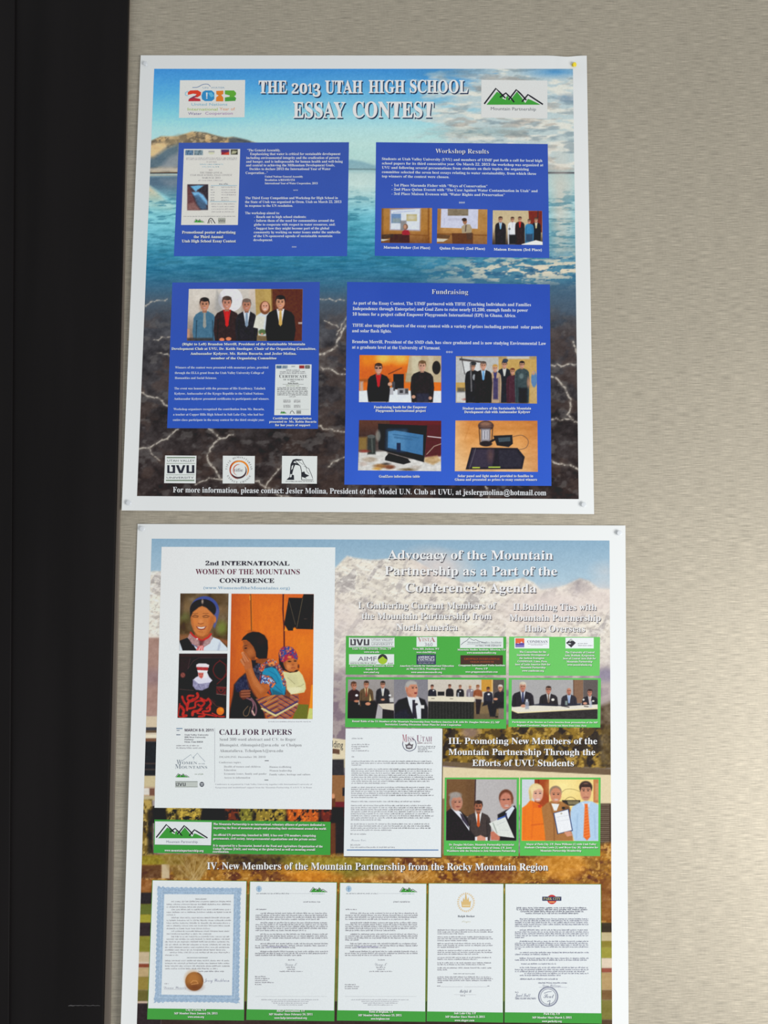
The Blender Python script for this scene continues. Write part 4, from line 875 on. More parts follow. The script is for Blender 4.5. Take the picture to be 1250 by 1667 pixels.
# dark gaps and poplars under the flyer
gp = b.m_po([(240, 1312), (560, 1314), (560, 1340), (240, 1340)], 1)
b.mix(gp, (34, 28, 26))
for x0, x1, c in ((270, 288, (150, 130, 58)), (288, 328, (158, 134, 56)), (366, 390, (112, 52, 26)), (388, 412, (120, 114, 46)), (412, 466, (146, 124, 50)), (466, 520, (196, 92, 34)), (520, 540, (110, 44, 24))):
    m = b.m_po([(x0, 1312), (x1, 1312), (x1 - 3, 1340), (x0 + 4, 1340)], 2.5); b.mix(m * np.clip((fbm(X / 5, Y / 6, 261, 3) - .36) / .12, 0, 1), c); b.mix(m * np.clip((fbm(X / 3.4, Y / 3.4, 263, 3) - .58) / .06, 0, 1) * .8, tuple(min(255, v * 1.45) for v in c))
pl = b.m_po([(215, 1303), (247, 1302), (249, 1392), (215, 1392)], 2); b.mix(pl, (120, 96, 42)); b.mix(pl * np.clip((fbm(X / 6, Y / 10, 271, 3) - .5) / .1, 0, 1), (186, 158, 86)); b.mix(pl * np.clip((fbm(X / 5, Y / 9, 273, 3) - .56) / .06, 0, 1) * .8, (52, 40, 26)); b.bx(240, 1318, 249, 1390, (30, 26, 26), .8, 2)
# stripes left of the papers and right of them, ground between
b.mix(b.m_po([(215, 1432), (262, 1432), (262, 1453), (215, 1453)], 1) * 1, (150, 96, 48)); b.nz(6, 5, 34, 3, 281, b.m_po([(215, 1415), (262, 1415), (262, 1453), (215, 1453)], 1))
strip_rows(205, 262, [(1453, 1472, (44, 38, 40)), (1472, 1489, (104, 112, 50)), (1489, 1502, (164, 156, 56)), (1502, 1524, (52, 42, 44)), (1524, 1550, (136, 132, 52)), (1550, 1568, (198, 178, 146)), (1566, 1569, (214, 198, 176)), (1569, 1575, (142, 74, 52)), (1575, 1590, (190, 164, 120)), (1590, 1612, (150, 130, 62)), (1612, 1630, (106, 98, 48)), (1630, 1633.5, (206, 182, 160)), (1633.5, 1695, (50, 40, 42))])
b.bx(262, 1560, 1000, 1560.1, (0, 0, 0), 0)
strip_rows(262, 976, [(1455, 1500, (120, 96, 50)), (1500, 1560, (140, 116, 60)), (1560, 1630, (120, 112, 60)), (1630, 1694, (62, 46, 42))])
b.mix(b.m_po([(975, 1430), (1001, 1430), (1001, 1500), (975, 1500)], 3) * .8, (140, 88, 42)); b.nz(8, 6, 30, 3, 291, b.m_po([(975, 1400), (1001, 1400), (1001, 1505), (975, 1505)], 2))
strip_rows(976, 1001, [(1502, 1518, (62, 50, 36)), (1518, 1532, (196, 180, 140)), (1532, 1542, (146, 132, 56)), (1542, 1560, (160, 152, 64)), (1560, 1576, (226, 208, 184)), (1576, 1583, (156, 84, 66)), (1583, 1612, (186, 156, 108)), (1612, 1628, (128, 96, 60)), (1628, 1660, (130, 122, 60)), (1660, 1695, (90, 70, 50))])
b.nz(30, 5, 8, 3, 295, np.clip((Y - 1453) / 4, 0, 1)); b.nz(2.4, 2.4, 6, 2, 296)
b.emit(P2.root, 'background_picture', 'printed photograph of snowy mountains above an autumn campus')
t = Txt(P2, ID, 2); t.t('lding', 541, 558.5, 1216.5, 11, (60, 60, 66), 'sans', y1=1218); t.emit(P2.root, 'sign_lettering', 'dark letters of a building sign in the background picture')

# --- headings
WH = (240, 240, 242); SD = (70, 66, 76)
tf = (540, 840, 2.5)
t = Txt(P2, tf, 4)
for s_, a, c, y in (('Advocacy of the Mountain', 227, 900, 175), ('Partnership as a Part of the', 215, 916, 240), ("Conference's Agenda", 300, 832, 309)): t.t(s_, a, c, y, 36, WH, 'bold', y1=y + 2, shadow=SD, sh=(3.2, 4.2), res=3)
t.emit(P2.root, 'title', 'three lines of white serif title lettering over the peaks')
t = Txt(P2, tf, 4)
for s_, a, c, y in (('I. Gathering Current Members of', 107, 670, 376), ('the Mountain Partnership from', 122, 650, 419), ('North America', 262, 512, 464)): t.t(s_, a, c, y, 26, WH, 'bold', y1=y + 1, shadow=SD, sh=(2.6, 3.2), res=3)
t.emit(P2.root, 'heading', 'white heading numbered I')
t = Txt(P2, tf, 4)
for s_, a, c, y in (('II.Building Ties with', 737, 1077, 382), ('Mountain Partnership', 722, 1094, 426), ('Hubs Overseas', 784, 1030, 470)): t.t(s_, a, c, y, 26, WH, 'bold', y1=y + 1, shadow=SD, sh=(2.6, 3.2), res=3)
t.emit(P2.root, 'heading', 'white heading numbered II')
tf = (530, 1160, 2.451)
t = Txt(P2, tf, 4)
for s_, a, c, y in (('III. Promoting New Members of the', 490, 1083, 125), ('Mountain Partnership Through the', 490, 1075, 169), ('Efforts of UVU Students', 585, 990, 213)): t.t(s_, a, c, y, 25, WH, 'bold', y1=y + 1, shadow=(30, 24, 20), sh=(2.4, 2.8), res=3)
t.emit(P2.root, 'heading', 'white heading numbered III over the yellow trees')
t = Txt(P2, ID, 4); t.t('IV. New Members of the Mountain Partnership from the Rocky Mountain Region', 337, 892, 1415, 11.3, WH, 'bold', y1=1417, shadow=(40, 28, 16), sh=(1.1, 1.3), res=3)
t.emit(P2.root, 'heading', 'white heading numbered IV over the autumn bushes')

def plain(quad, col, name, label=None, tf=ID, layer=2, parent=None, poster=P2):
    c = Pic(poster, tf, quad, 5, layer); c.bg(col); return c.emit(parent or P2.root, name, label)
GREEN = (70, 166, 66); PW = (231, 236, 238)
# --- conference flyer
FQ = [(263, 890.2), (545.8, 891), (539.8, 1317.8), (251.5, 1315)]
fl = plain(FQ, PW, 'conference_flyer', 'white flyer print with three photographs of women')
tf = (160, 840, 3.125)
t = Txt(P2, tf, 4); DKC = (52, 48, 60)
t.t('2nd INTERNATIONAL', 545, 973, 251, 22, DKC, 'heavy', y1=252, res=3).t('CONFERENCE', 617, 895, 339, 22, DKC, 'heavy', y1=340, res=3)
t.t('WOMEN OF THE MOUNTAINS', 495, 1025, 296, 26, (100, 40, 62), 'bold', y1=297, res=3)
t.t('(www.WomenoftheMountains.org)', 535, 975, 372, 14, (146, 176, 200), 'bold', y1=374, res=2); t.emit(fl, 'heading', 'flyer heading, the middle line dark red')
tf = (285, 960, 7.753)
p = Pic(P2, tf, [(66, 47), (675, 48), (660, 770), (52, 768)], .6, 3); p.bg((98, 78, 52)); p.nz(110, 120, 40, 3, 301)
p.el(120, 340, 70, 60, (112, 116, 66), .7, 40).el(590, 480, 60, 80, (120, 136, 56), .8, 34).el(150, 210, 60, 70, (134, 104, 66), .6, 40).el(600, 250, 60, 50, (150, 116, 80), .5, 34).el(570, 120, 90, 50, (110, 84, 56), .5, 34).po([(52, 570), (200, 560), (200, 640), (52, 640)], (150, 96, 60), .8, 20).po([(480, 600), (675, 640), (675, 720), (560, 640)], (150, 90, 56), .9, 16).po([(66, 47), (120, 47), (90, 330), (60, 330)], (70, 52, 40), .6, 20)
p.po([(56, 650), (160, 605), (230, 650), (320, 720), (470, 620), (480, 600), (560, 630), (660, 735), (660, 772), (52, 770)], (216, 226, 236), 1, 5).po([(570, 650), (545, 700), (530, 770), (555, 770), (575, 700)], (170, 180, 200), .7, 10).po([(52, 645), (155, 605), (215, 660), (250, 730), (280, 770), (95, 770)], (34, 28, 34), 1, 4)
p.el(372, 260, 182, 178, (66, 80, 150), 1, 6).po([(500, 200), (556, 270), (540, 360), (500, 490), (480, 460), (510, 340)], (84, 92, 150), 1, 8).el(352, 250, 165, 132, (38, 30, 34), 1, 5).po([(190, 260), (240, 180), (230, 330), (188, 360)], (38, 30, 34), 1, 6).el(345, 150, 12, 26, (190, 170, 150), .9, 8)
p.po([(250, 500), (440, 500), (440, 620), (330, 660), (250, 610)], (168, 92, 46), 1, 10).el(500, 375, 18, 42, (216, 124, 60), 1, 6)
p.po([(196, 350), (225, 280), (300, 222), (340, 205), (400, 232), (460, 290), (498, 330), (492, 400), (460, 490), (410, 560), (350, 590), (290, 578), (235, 520), (205, 440)], (208, 126, 66), 1, 8)
p.po([(300, 232), (380, 226), (400, 260), (300, 262)], (214, 132, 74), .7, 18).el(250, 400, 34, 34, (222, 130, 62), .7, 22).el(440, 400, 34, 40, (216, 124, 60), .7, 22).po([(440, 330), (498, 330), (490, 420), (430, 540), (380, 580), (420, 480)], (170, 88, 42), .5, 18).po([(196, 350), (215, 340), (240, 500), (230, 510)], (160, 84, 44), .5, 12)
p.ln([(218, 335), (250, 322), (292, 334)], 9, (70, 36, 24), .85).ln([(350, 336), (390, 324), (428, 336)], 9, (70, 36, 24), .85).ln([(228, 346), (288, 348)], 5, (48, 26, 20)).ln([(356, 350), (418, 350)], 5, (48, 26, 20)).ln([(222, 304), (286, 300)], 7, (90, 48, 30), .6).ln([(352, 300), (420, 300)], 7, (90, 48, 30), .6)
p.el(325, 400, 28, 34, (232, 146, 84), .7, 16).ln([(292, 424), (322, 434), (356, 424)], 9, (138, 66, 34), .8).po([(262, 462), (330, 470), (398, 460), (372, 500), (330, 510), (290, 500)], (150, 66, 52), 1, 5).po([(280, 468), (330, 474), (382, 466), (362, 488), (330, 494), (298, 488)], (236, 226, 216), 1, 4).ln([(300, 530), (350, 534)], 10, (170, 90, 46), .6)
p.po([(188, 545), (215, 575), (290, 620), (320, 650), (300, 740), (215, 690), (160, 600)], (176, 136, 134), 1, 5).po([(445, 560), (475, 600), (440, 680), (350, 735), (335, 660), (400, 610)], (176, 140, 140), 1, 5).nz(14, 12, 26, 2, 307, p.m_po([(180, 570), (215, 590), (315, 650), (460, 590), (475, 620), (340, 740), (215, 690), (160, 600)]))
p.ln([(196, 540), (230, 580), (300, 625), (330, 640)], 22, (200, 44, 42)).ln([(452, 560), (420, 600), (340, 645)], 24, (206, 48, 42)).el(278, 620, 12, 9, (236, 220, 214)).po([(300, 640), (370, 640), (350, 700), (310, 700)], (110, 50, 56), .8, 8).po([(280, 720), (330, 700), (362, 710), (356, 768), (265, 768)], (224, 110, 108), 1, 6).ln([(300, 765), (320, 720)], 8, (240, 220, 220)).ln([(335, 765), (340, 715)], 8, (240, 220, 220)).ln([(215, 690), (290, 730)], 8, (70, 90, 150), .8)
p.nz(6, 6, 7, 2, 308); p.emit(fl, 'photograph', 'print of a smiling woman in a blue headscarf')
p = Pic(P2, tf, [(50, 806), (660, 806), (645, 1622), (30, 1618)], .6, 3); p.bg((32, 20, 24)); p.nz(60, 50, 10, 3, 311); p.bx(50, 806, 660, 850, (64, 30, 34), .7, 10).po([(60, 860), (200, 860), (150, 1040), (50, 1040)], (52, 30, 40), .7, 14).ln([(190, 870), (160, 1000), (230, 900), (300, 860), (650, 860)], 5, (110, 84, 84), .7)
p.ln(bez([(560, 900), (505, 945), (480, 1020), (520, 1100), (590, 1130), (640, 1060)]), 14, (112, 36, 38), .85).ln([(560, 890), (640, 950), (650, 1080), (530, 1190)], 12, (118, 36, 38), .8).ln([(560, 960), (600, 1040), (570, 1110)], 16, (20, 12, 16), .9).po([(520, 1225), (645, 1230), (640, 1325), (515, 1310)], (104, 34, 36)).ln(bez([(530, 1260), (560, 1300), (600, 1300), (630, 1260)]), 10, (30, 14, 18)).el(580, 1270, 14, 14, (30, 14, 18)).ln([(520, 1222), (645, 1232)], 5, (160, 110, 90), .7).ln([(515, 1316), (642, 1330)], 7, (170, 150, 140), .8).ln([(60, 1256), (230, 1272)], 5, (120, 100, 90), .8)
p.el(98, 1078, 30, 32, (150, 84, 74), .95, 9).ln([(80, 1050), (120, 1100)], 5, (100, 50, 46))
p.po([(250, 1270), (420, 1150), (510, 1180), (520, 1400), (300, 1400)], (20, 14, 20), 1, 12)
p.po([(268, 945), (300, 930), (390, 932), (430, 950), (424, 985), (266, 978)], (232, 226, 230)).po([(270, 975), (420, 980), (412, 1022), (282, 1018)], (178, 52, 54)).nz(7, 9, 30, 2, 313, p.m_po([(270, 975), (420, 980), (412, 1022), (282, 1018)])).po([(278, 1014), (414, 1020), (402, 1050), (288, 1044)], (238, 236, 240))
p.po([(290, 1040), (405, 1044), (430, 1100), (470, 1145), (440, 1175), (330, 1195), (250, 1180), (225, 1140), (262, 1105), (292, 1090)], (222, 220, 236), 1, 5).po([(225, 1130), (300, 1190), (440, 1170), (420, 1235), (340, 1272), (260, 1262), (222, 1215)], (150, 146, 178), 1, 6).nz(12, 18, 34, 3, 315, p.m_po([(225, 1130), (300, 1190), (440, 1170), (420, 1235), (340, 1272), (260, 1262), (222, 1215)]))
p.po([(290, 1048), (360, 1048), (358, 1095), (332, 1124), (300, 1100)], (214, 110, 98), 1, 5).el(312, 1068, 6, 4, (110, 50, 50)).el(342, 1068, 6, 4, (110, 50, 50)).el(328, 1100, 10, 4, (180, 50, 56)).po([(362, 1050), (400, 1050), (405, 1110), (350, 1120)], (236, 236, 244), .9, 8)
RD = (196, 46, 34)
p.po([(35, 1340), (200, 1290), (430, 1330), (520, 1420), (640, 1560), (645, 1622), (30, 1618)], (40, 16, 20), 1, 10)
for pts, w in (([(230, 1340), (170, 1340), (155, 1380), (190, 1400), (225, 1380)], 26), ([(280, 1310), (285, 1350), (230, 1395), (170, 1420), (150, 1500)], 34), ([(90, 1350), (110, 1410), (150, 1470), (150, 1520)], 28), ([(70, 1470), (110, 1520), (100, 1580), (140, 1590)], 34), ([(180, 1500), (250, 1480), (260, 1420), (330, 1400), (370, 1430), (330, 1470), (290, 1450)], 26), ([(320, 1370), (390, 1400), (420, 1380), (450, 1440), (400, 1500)], 26), ([(220, 1580), (230, 1540), (290, 1530), (330, 1500)], 36), ([(300, 1600), (370, 1590), (350, 1540), (430, 1530), (440, 1480)], 26), ([(280, 1560), (430, 1580), (520, 1600)], 18), ([(60, 1440), (45, 1540), (45, 1600), (120, 1605)], 16), ([(470, 1560), (560, 1600), (620, 1600)], 16)): p.ln(bez(pts, 8), w, RD, .95, 4)
p.nz(26, 22, 22, 3, 317, np.clip((p.Y - 1320) / 20, 0, 1)).ln([(420, 1360), (520, 1470), (640, 1500)], 5, (150, 100, 80), .7).el(570, 1533, 48, 50, (232, 120, 26)).el(585, 1515, 22, 20, (248, 158, 50), .8, 14).nz(6, 6, 7, 2, 318); p.emit(fl, 'photograph', 'print of a woman in a tall white headdress among red patterned textiles')
tf = (370, 960, 7.752)
p = Pic(P2, tf, [(52, 50), (1092, 55), (1075, 1632), (22, 1626)], .6, 3); p.vg([(0, (214, 100, 22)), (.35, (226, 112, 18)), (.6, (218, 106, 20)), (1, (178, 82, 26))])
p.mix(np.clip((260 - p.X) / 260, 0, 1) * .5, (170, 70, 26)); p.mix(p.m_el(560, 350, 260, 300, 160) * .4, (236, 126, 20)); p.mix(p.m_el(960, 750, 180, 220, 120) * .45, (238, 140, 40)); p.nz(30, 60, 7, 3, 321)
p.ln([(294, 55), (300, 300), (306, 520)], 12, (104, 70, 24), .9, 5).ln([(310, 55), (316, 300), (318, 520)], 5, (240, 150, 50), .6).ln([(284, 80), (286, 130)], 8, (246, 190, 90), .9).ln([(706, 55), (702, 250), (716, 480), (718, 720)], 17, (74, 24, 14), .95, 5).ln([(728, 60), (716, 380)], 6, (244, 140, 60), .7).bx(735, 55, 960, 95, (220, 104, 50), .8, 10)
p.po([(775, 100), (945, 104), (965, 55), (1092, 58), (1084, 500), (872, 495), (850, 470), (828, 516), (768, 516), (735, 462), (716, 440), (745, 270)], (36, 28, 28)).po([(735, 470), (760, 520), (716, 520)], (246, 150, 40), .9, 6).po([(832, 480), (868, 498), (830, 512)], (250, 150, 40), .9, 5).ln([(780, 140), (858, 440)], 5, (120, 116, 92), .8).ln([(950, 110), (876, 480)], 6, (124, 116, 88), .85).ln([(1075, 300), (1045, 500)], 5, (90, 80, 66), .6).el(985, 368, 18, 5, (100, 92, 84), .6).ln([(965, 60), (950, 110)], 8, (60, 50, 46))
p.po([(1062, 1200), (1082, 1200), (1075, 1500), (1032, 1500)], (252, 146, 22)).po([(885, 1445), (1026, 1450), (1010, 1632), (822, 1632)], (110, 112, 40)).po([(1030, 1495), (1078, 1500), (1075, 1632), (1008, 1632)], (204, 210, 120))
# dark skirt and bundle, left
p.po([(240, 1040), (150, 1120), (85, 1200), (70, 1330), (35, 1500), (22, 1630), (480, 1630), (440, 1440), (330, 1300)], (30, 26, 34), 1, 12).po([(240, 1060), (150, 1120), (90, 1200), (110, 1290), (260, 1290), (290, 1200)], (44, 48, 78), .9, 12).nz(22, 26, 30, 3, 323, p.m_po([(240, 1060), (150, 1120), (90, 1200), (110, 1290), (290, 1290)]))
# shawl, blouse
p.po([(330, 900), (440, 880), (520, 875), (640, 940), (700, 1040), (740, 1160), (740, 1330), (560, 1340), (330, 1200), (300, 1000)], (56, 56, 76), 1, 6)
p.nz(22, 20, 60, 3, 325, p.m_po([(320, 930), (440, 930), (430, 1190), (330, 1150)])); p.po([(300, 880), (440, 890), (360, 950), (318, 1000)], (36, 30, 40), 1, 5)
p.po([(450, 1000), (560, 975), (620, 1000), (690, 1110), (738, 1240), (720, 1335), (570, 1335), (540, 1250), (620, 1180), (560, 1100), (440, 1070)], (34, 140, 178), 1, 5)
p.ln([(520, 1020), (620, 1080), (650, 1160)], 9, (22, 104, 146), .7, 5).ln([(590, 1000), (670, 1120), (700, 1240)], 8, (90, 180, 205), .6, 5).ln([(600, 1210), (690, 1290)], 9, (20, 90, 120), .7, 6).po([(560, 1250), (700, 1310), (715, 1340), (570, 1340)], (24, 84, 104), .7, 10)
p.ln(bez([(430, 1000), (470, 930), (530, 900), (600, 925), (650, 980), (690, 1050), (712, 1110), (735, 1190)]), 60, (196, 96, 50), 1, 6)
m_ = p.m_ln(bez([(430, 1000), (470, 930), (530, 900), (600, 925), (650, 980), (690, 1050), (712, 1110), (735, 1190)]), 66, 5)
p.nb(18, 18, .55, .62, (190, 40, 46), .9, 327, 2, m_); p.nb(20, 18, .58, .66, (240, 160, 90), .95, 329, 2, m_); p.nb(16, 16, .6, .66, (80, 50, 90), .9, 331, 2, m_); p.nb(14, 14, .64, .7, (60, 130, 180), .9, 333, 2, m_)
p.el(556, 940, 44, 26, (242, 150, 78), .9, 9).el(560, 950, 14, 8, (60, 50, 60), .9, 4)
p.po([(440, 1075), (520, 1085), (580, 1130), (608, 1180), (560, 1245), (510, 1190), (415, 1180)], (52, 84, 146), 1, 5).nb(22, 20, .5, .58, (190, 206, 226), .9, 335, 2, p.m_po([(440, 1075), (520, 1085), (600, 1160), (560, 1220), (425, 1180)])); p.nb(20, 20, .6, .66, (220, 110, 50), .9, 337, 2, p.m_po([(440, 1075), (520, 1085), (600, 1160), (560, 1240), (425, 1180)])); p.ln([(440, 1075), (530, 1088), (600, 1165)], 7, (150, 90, 70)).ln([(565, 1225), (596, 1185)], 22, (232, 124, 66)).ln([(420, 1080), (405, 1180)], 9, (176, 40, 52)).ln([(505, 1230), (540, 1310)], 20, (196, 50, 40), .9)
# raised arm and hand
SK = (176, 94, 44)
p.po([(215, 990), (310, 960), (350, 1080), (420, 1190), (500, 1185), (540, 1250), (500, 1300), (440, 1370), (370, 1360), (300, 1250), (250, 1120)], SK, 1, 6).po([(260, 1000), (300, 980), (345, 1100), (420, 1200), (470, 1260), (420, 1300), (330, 1200)], (206, 124, 70), .7, 18).po([(230, 1060), (280, 1200), (370, 1350), (345, 1350), (265, 1220)], (120, 56, 30), .7, 10).po([(430, 1190), (530, 1200), (540, 1245), (480, 1240)], (200, 110, 54), .6, 10)
p.po([(190, 786), (215, 784), (262, 850), (308, 920), (315, 985), (225, 1010), (205, 960), (158, 905), (180, 870), (192, 850)], (184, 104, 60), 1, 5)
for a_, c_ in (((196, 790), (262, 900)), ((182, 800), (225, 900)), ((172, 880), (210, 950))): p.ln([a_, c_], 20, (204, 128, 84), .9, 5)
p.ln([(212, 800), (268, 888)], 4, (120, 60, 36), .8).ln([(190, 870), (222, 925)], 4, (120, 60, 36), .8).ln([(192, 788), (188, 800)], 9, (226, 160, 120), .8)
# head in profile
p.po([(360, 870), (500, 860), (520, 880), (440, 940), (360, 920)], (150, 76, 34), 1, 6)
p.po([(192, 640), (210, 640), (270, 650), (330, 700), (362, 800), (350, 890), (300, 888), (262, 850), (230, 800), (200, 770), (192, 720), (205, 690)], (158, 84, 42), 1, 5).el(290, 790, 44, 50, (196, 112, 58), .7, 26).ln([(208, 712), (246, 702)], 8, (60, 30, 22), .85).el(232, 738, 17, 9, (48, 26, 22), .95, 4).el(205, 700, 8, 30, (180, 106, 64), .6, 6).po([(300, 850), (352, 840), (348, 888), (302, 888)], (120, 58, 30), .6, 10)
p.el(300, 528, 60, 20, (160, 80, 30), .5, 10)
p.po([(180, 640), (200, 600), (255, 552), (320, 530), (400, 536), (470, 575), (508, 640), (514, 740), (505, 830), (500, 868), (400, 872), (362, 850), (358, 790), (330, 720), (280, 660), (240, 635), (200, 634)], (34, 24, 22), 1, 6).el(420, 640, 60, 50, (54, 40, 34), .5, 40)
# second hand, ribbon
p.po([(150, 1290), (200, 1260), (270, 1262), (290, 1300), (280, 1360), (200, 1390), (155, 1350)], (104, 52, 38), 1, 6)
for y in (1275, 1308, 1342): p.ln([(180, y + 6), (284, y)], 21, (158, 92, 64), .9, 5)
p.ln(bez([(250, 1370), (310, 1400), (330, 1460), (310, 1540), (345, 1585), (365, 1520), (350, 1440), (300, 1370)]), 20, (132, 90, 100), .95, 4).ln([(315, 1530), (340, 1582)], 16, (236, 200, 180), .9).ln(bez([(260, 1470), (205, 1540), (215, 1590), (262, 1580), (290, 1480)]), 7, (160, 130, 90), .9).nz(9, 9, 24, 2, 341, p.m_ln([(250, 1370), (330, 1460), (330, 1560)], 44))
# woven sling
sl = [(360, 1380), (480, 1350), (560, 1330), (740, 1330), (895, 1320), (905, 1400), (880, 1500), (820, 1590), (760, 1632), (520, 1632), (470, 1560), (420, 1470)]
p.po(sl, (138, 84, 62), 1, 6); ms = p.m_po(sl, 5); q_ = (p.X * .45 + p.Y * .9)
for k, c in ((0, (206, 120, 56)), (1, (70, 50, 84)), (2, (170, 74, 54)), (3, (196, 146, 92))): p.mix(ms * np.clip(np.sin(q_ / 9.5 + k * 1.57) * 2.2 - 1.1, 0, 1) * .8, c)
q_ = (-p.X * .5 + p.Y * .85); mr = ms * np.clip((p.X - 620) / 40, 0, 1)
for k, c in ((0, (196, 100, 60)), (1, (76, 50, 80)), (2, (176, 84, 50)), (3, (150, 110, 100))): p.mix(mr * np.clip(np.sin(q_ / 9.5 + k * 1.57) * 2.2 - 1.1, 0, 1) * .85, c)
p.ln([(600, 1330), (480, 1440)], 12, (226, 130, 50), .8).ln([(560, 1340), (500, 1400)], 8, (206, 150, 90), .8).ln([(420, 1440), (520, 1520), (610, 1565), (700, 1520), (880, 1410)], 18, (66, 56, 110), .9, 5)
for pts in ([(440, 1500), (520, 1545), (610, 1590)], [(610, 1590), (720, 1530), (880, 1440)]):
    (xa, ya), (xb, yb), (xc, yc) = pts
    for k in range(14):
        u = k / 13; x = xa * (1 - u) ** 2 + 2 * xb * u * (1 - u) + xc * u * u; y = ya * (1 - u) ** 2 + 2 * yb * u * (1 - u) + yc * u * u
        p.el(x, y, 15, 11, (226, 212, 150), .95, 4); p.el(x + 4, y + 8, 7, 4, (150, 130, 90), .7, 3)
p.po([(700, 1335), (780, 1340), (800, 1380), (740, 1372)], (70, 44, 50), .7, 8)
# child
p.po([(700, 1030), (780, 1045), (860, 1040), (905, 1025), (950, 1080), (985, 1180), (992, 1250), (970, 1296), (880, 1312), (800, 1320), (752, 1260), (740, 1160), (715, 1100)], (220, 214, 160), 1, 6).po([(740, 1060), (800, 1180), (860, 1210), (900, 1200), (860, 1080)], (200, 196, 150), .5, 22).ln([(760, 1110), (820, 1160), (850, 1190)], 6, (150, 140, 96), .7, 5).ln([(870, 1228), (930, 1215), (965, 1190)], 6, (150, 140, 100), .7, 5).po([(760, 1240), (880, 1225), (960, 1250), (880, 1306), (800, 1318)], (236, 230, 190), .7, 10).po([(745, 1260), (795, 1310), (790, 1360), (740, 1340)], (132, 72, 40), 1, 6)
p.po([(648, 870), (700, 860), (735, 960), (760, 1020), (900, 1010), (880, 1035), (790, 1048), (700, 1010), (660, 940)], (40, 24, 32), 1, 6)
p.po([(700, 900), (740, 880), (880, 870), (890, 950), (880, 1000), (840, 1035), (780, 1035), (735, 1000), (712, 950)], (196, 112, 56), 1, 6).el(770, 970, 34, 32, (228, 142, 84), .75, 20).el(868, 965, 18, 26, (206, 120, 66), .6, 12).po([(700, 900), (735, 900), (750, 1000), (725, 980)], (140, 70, 36), .6, 12)
p.el(784, 906, 22, 8, (46, 26, 20), .95, 4).el(856, 900, 18, 8, (46, 26, 20), .95, 4).ln([(758, 888), (806, 884)], 5, (110, 60, 34), .7).ln([(838, 882), (874, 880)], 5, (110, 60, 34), .7).el(826, 945, 14, 10, (160, 84, 46), .8, 5).ln([(808, 990), (830, 984), (852, 988)], 8, (140, 56, 40), .9).el(898, 968, 12, 26, (80, 40, 30), .8, 6)
cap_ = [(645, 820), (660, 760), (700, 722), (760, 712), (820, 730), (865, 780), (890, 850), (885, 885), (830, 862), (760, 870), (708, 915), (660, 900)]
p.po(cap_, (92, 56, 116), 1, 6); mc = p.m_po(cap_, 5); p.nb(22, 20, .52, .6, (186, 44, 62), .95, 343, 2, mc); p.nb(24, 22, .58, .66, (44, 84, 156), .95, 347, 2, mc); p.nb(18, 18, .62, .68, (232, 130, 60), .9, 349, 2, mc); p.po([(715, 860), (760, 820), (830, 830), (860, 868), (800, 862), (750, 890), (715, 915)], (190, 40, 60), .8, 8).el(785, 850, 26, 14, (236, 150, 60), .9, 5).po([(650, 800), (668, 860), (690, 990), (655, 930)], (46, 26, 40), .8, 8)
p.nz(7, 7, 8, 2, 351); p.emit(fl, 'photograph', 'print of a woman carrying a child against an orange wall')
# lower text of the flyer
tf = (275, 1175, 4.63)
t = Txt(P2, tf, 4)
PC = (72, 44, 66); TG = (148, 148, 152)
t.t('CALL FOR PAPERS', 380, 925, 98, 40, PC, 'bold', res=3); t.emit(fl, 'heading', 'dark plum words Call for Papers')
t = Txt(P2, tf, 4)
t.t('MARCH 8-9, 2011', 119, 334, 73, 20, (74, 56, 78), 'sansbold').quad(56, 48, 102, 54, (92, 128, 160)).quad(58, 63, 80, 68, (110, 120, 140)).quad(56, 95, 86, 101, (110, 120, 140)).quad(344, 48, 346, 458, (176, 176, 184))
t.cut(); t.lines([('Send 300 word abstract and C.V. to Roger', 382, 956, 143), ('Blomquist, rblomquist@uvu.edu  or Cholpon', 382, 1000, 186), ('Akmatalieva, TcholponA@uvu.edu', 382, 860, 229)], 21, TG, 'serif')
t.cut(); t.lines([('DEADLINE: December 30, 2010', 380, 728, 272), ('Conference topics:', 378, 545, 313), None, ('Health of women and children', 415, 690, 345), ('Education', 415, 506, 371), ('Economic issues, family and gender', 415, 736, 399), ('Access to information', 415, 612, 428), None, ('Human trafficking', 757, 922, 347), ('Women leadership', 757, 925, 375), ('Family values, heritage and culture', 757, 1066, 404)], 13.5, (160, 160, 164), 'serif')
t.cut(); t.lines([('Conference is organized by Utah Valley University together with International University of', 350, 1080, 477), ('Kyrgyzstan and institutional support from the Mountain Partnership, F.A.O./U.N. in Rome', 350, 1078, 501)], 11, (176, 176, 182), 'serif')
t.cut(); t.lines([('Utah Valley University', 118, 298, 104), ('800 West University', 118, 277, 122), ('Parkway', 117, 186, 139), ('Orem, Utah 84058', 117, 256, 157)], 10.5, (96, 92, 104), 'bold').greek(55, 228, 183, 6.5, (160, 160, 166), rg).greek(55, 250, 201, 6.5, (160, 160, 166), rg)
t.quad(722, 291, 752, 296, (100, 100, 108)).quad(720, 437, 749, 442, (100, 100, 108)).greek(870 - 120, 1075, 2, 5, (200, 200, 206), rg)
t.emit(fl, 'paragraph')
t = Txt(P2, tf, 4)
t.stroke([(95, 298), (120, 280), (165, 247), (180, 272), (215, 236), (235, 262), (272, 300)], 3, (160, 172, 184)); t.stroke([(180, 275), (190, 265), (186, 285)], 2.4, (160, 172, 184))
t.t('W', 58, 98, 323, 36, (132, 142, 152), 'serif').t('OMEN', 100, 212, 321, 20, (132, 142, 152), 'serif').t('OF THE', 222, 272, 321, 8, (150, 160, 170), 'serif').t('M', 46, 90, 354, 34, (132, 142, 152), 'serif').t('OUNTAINS', 94, 288, 353, 20, (132, 142, 152), 'serif')
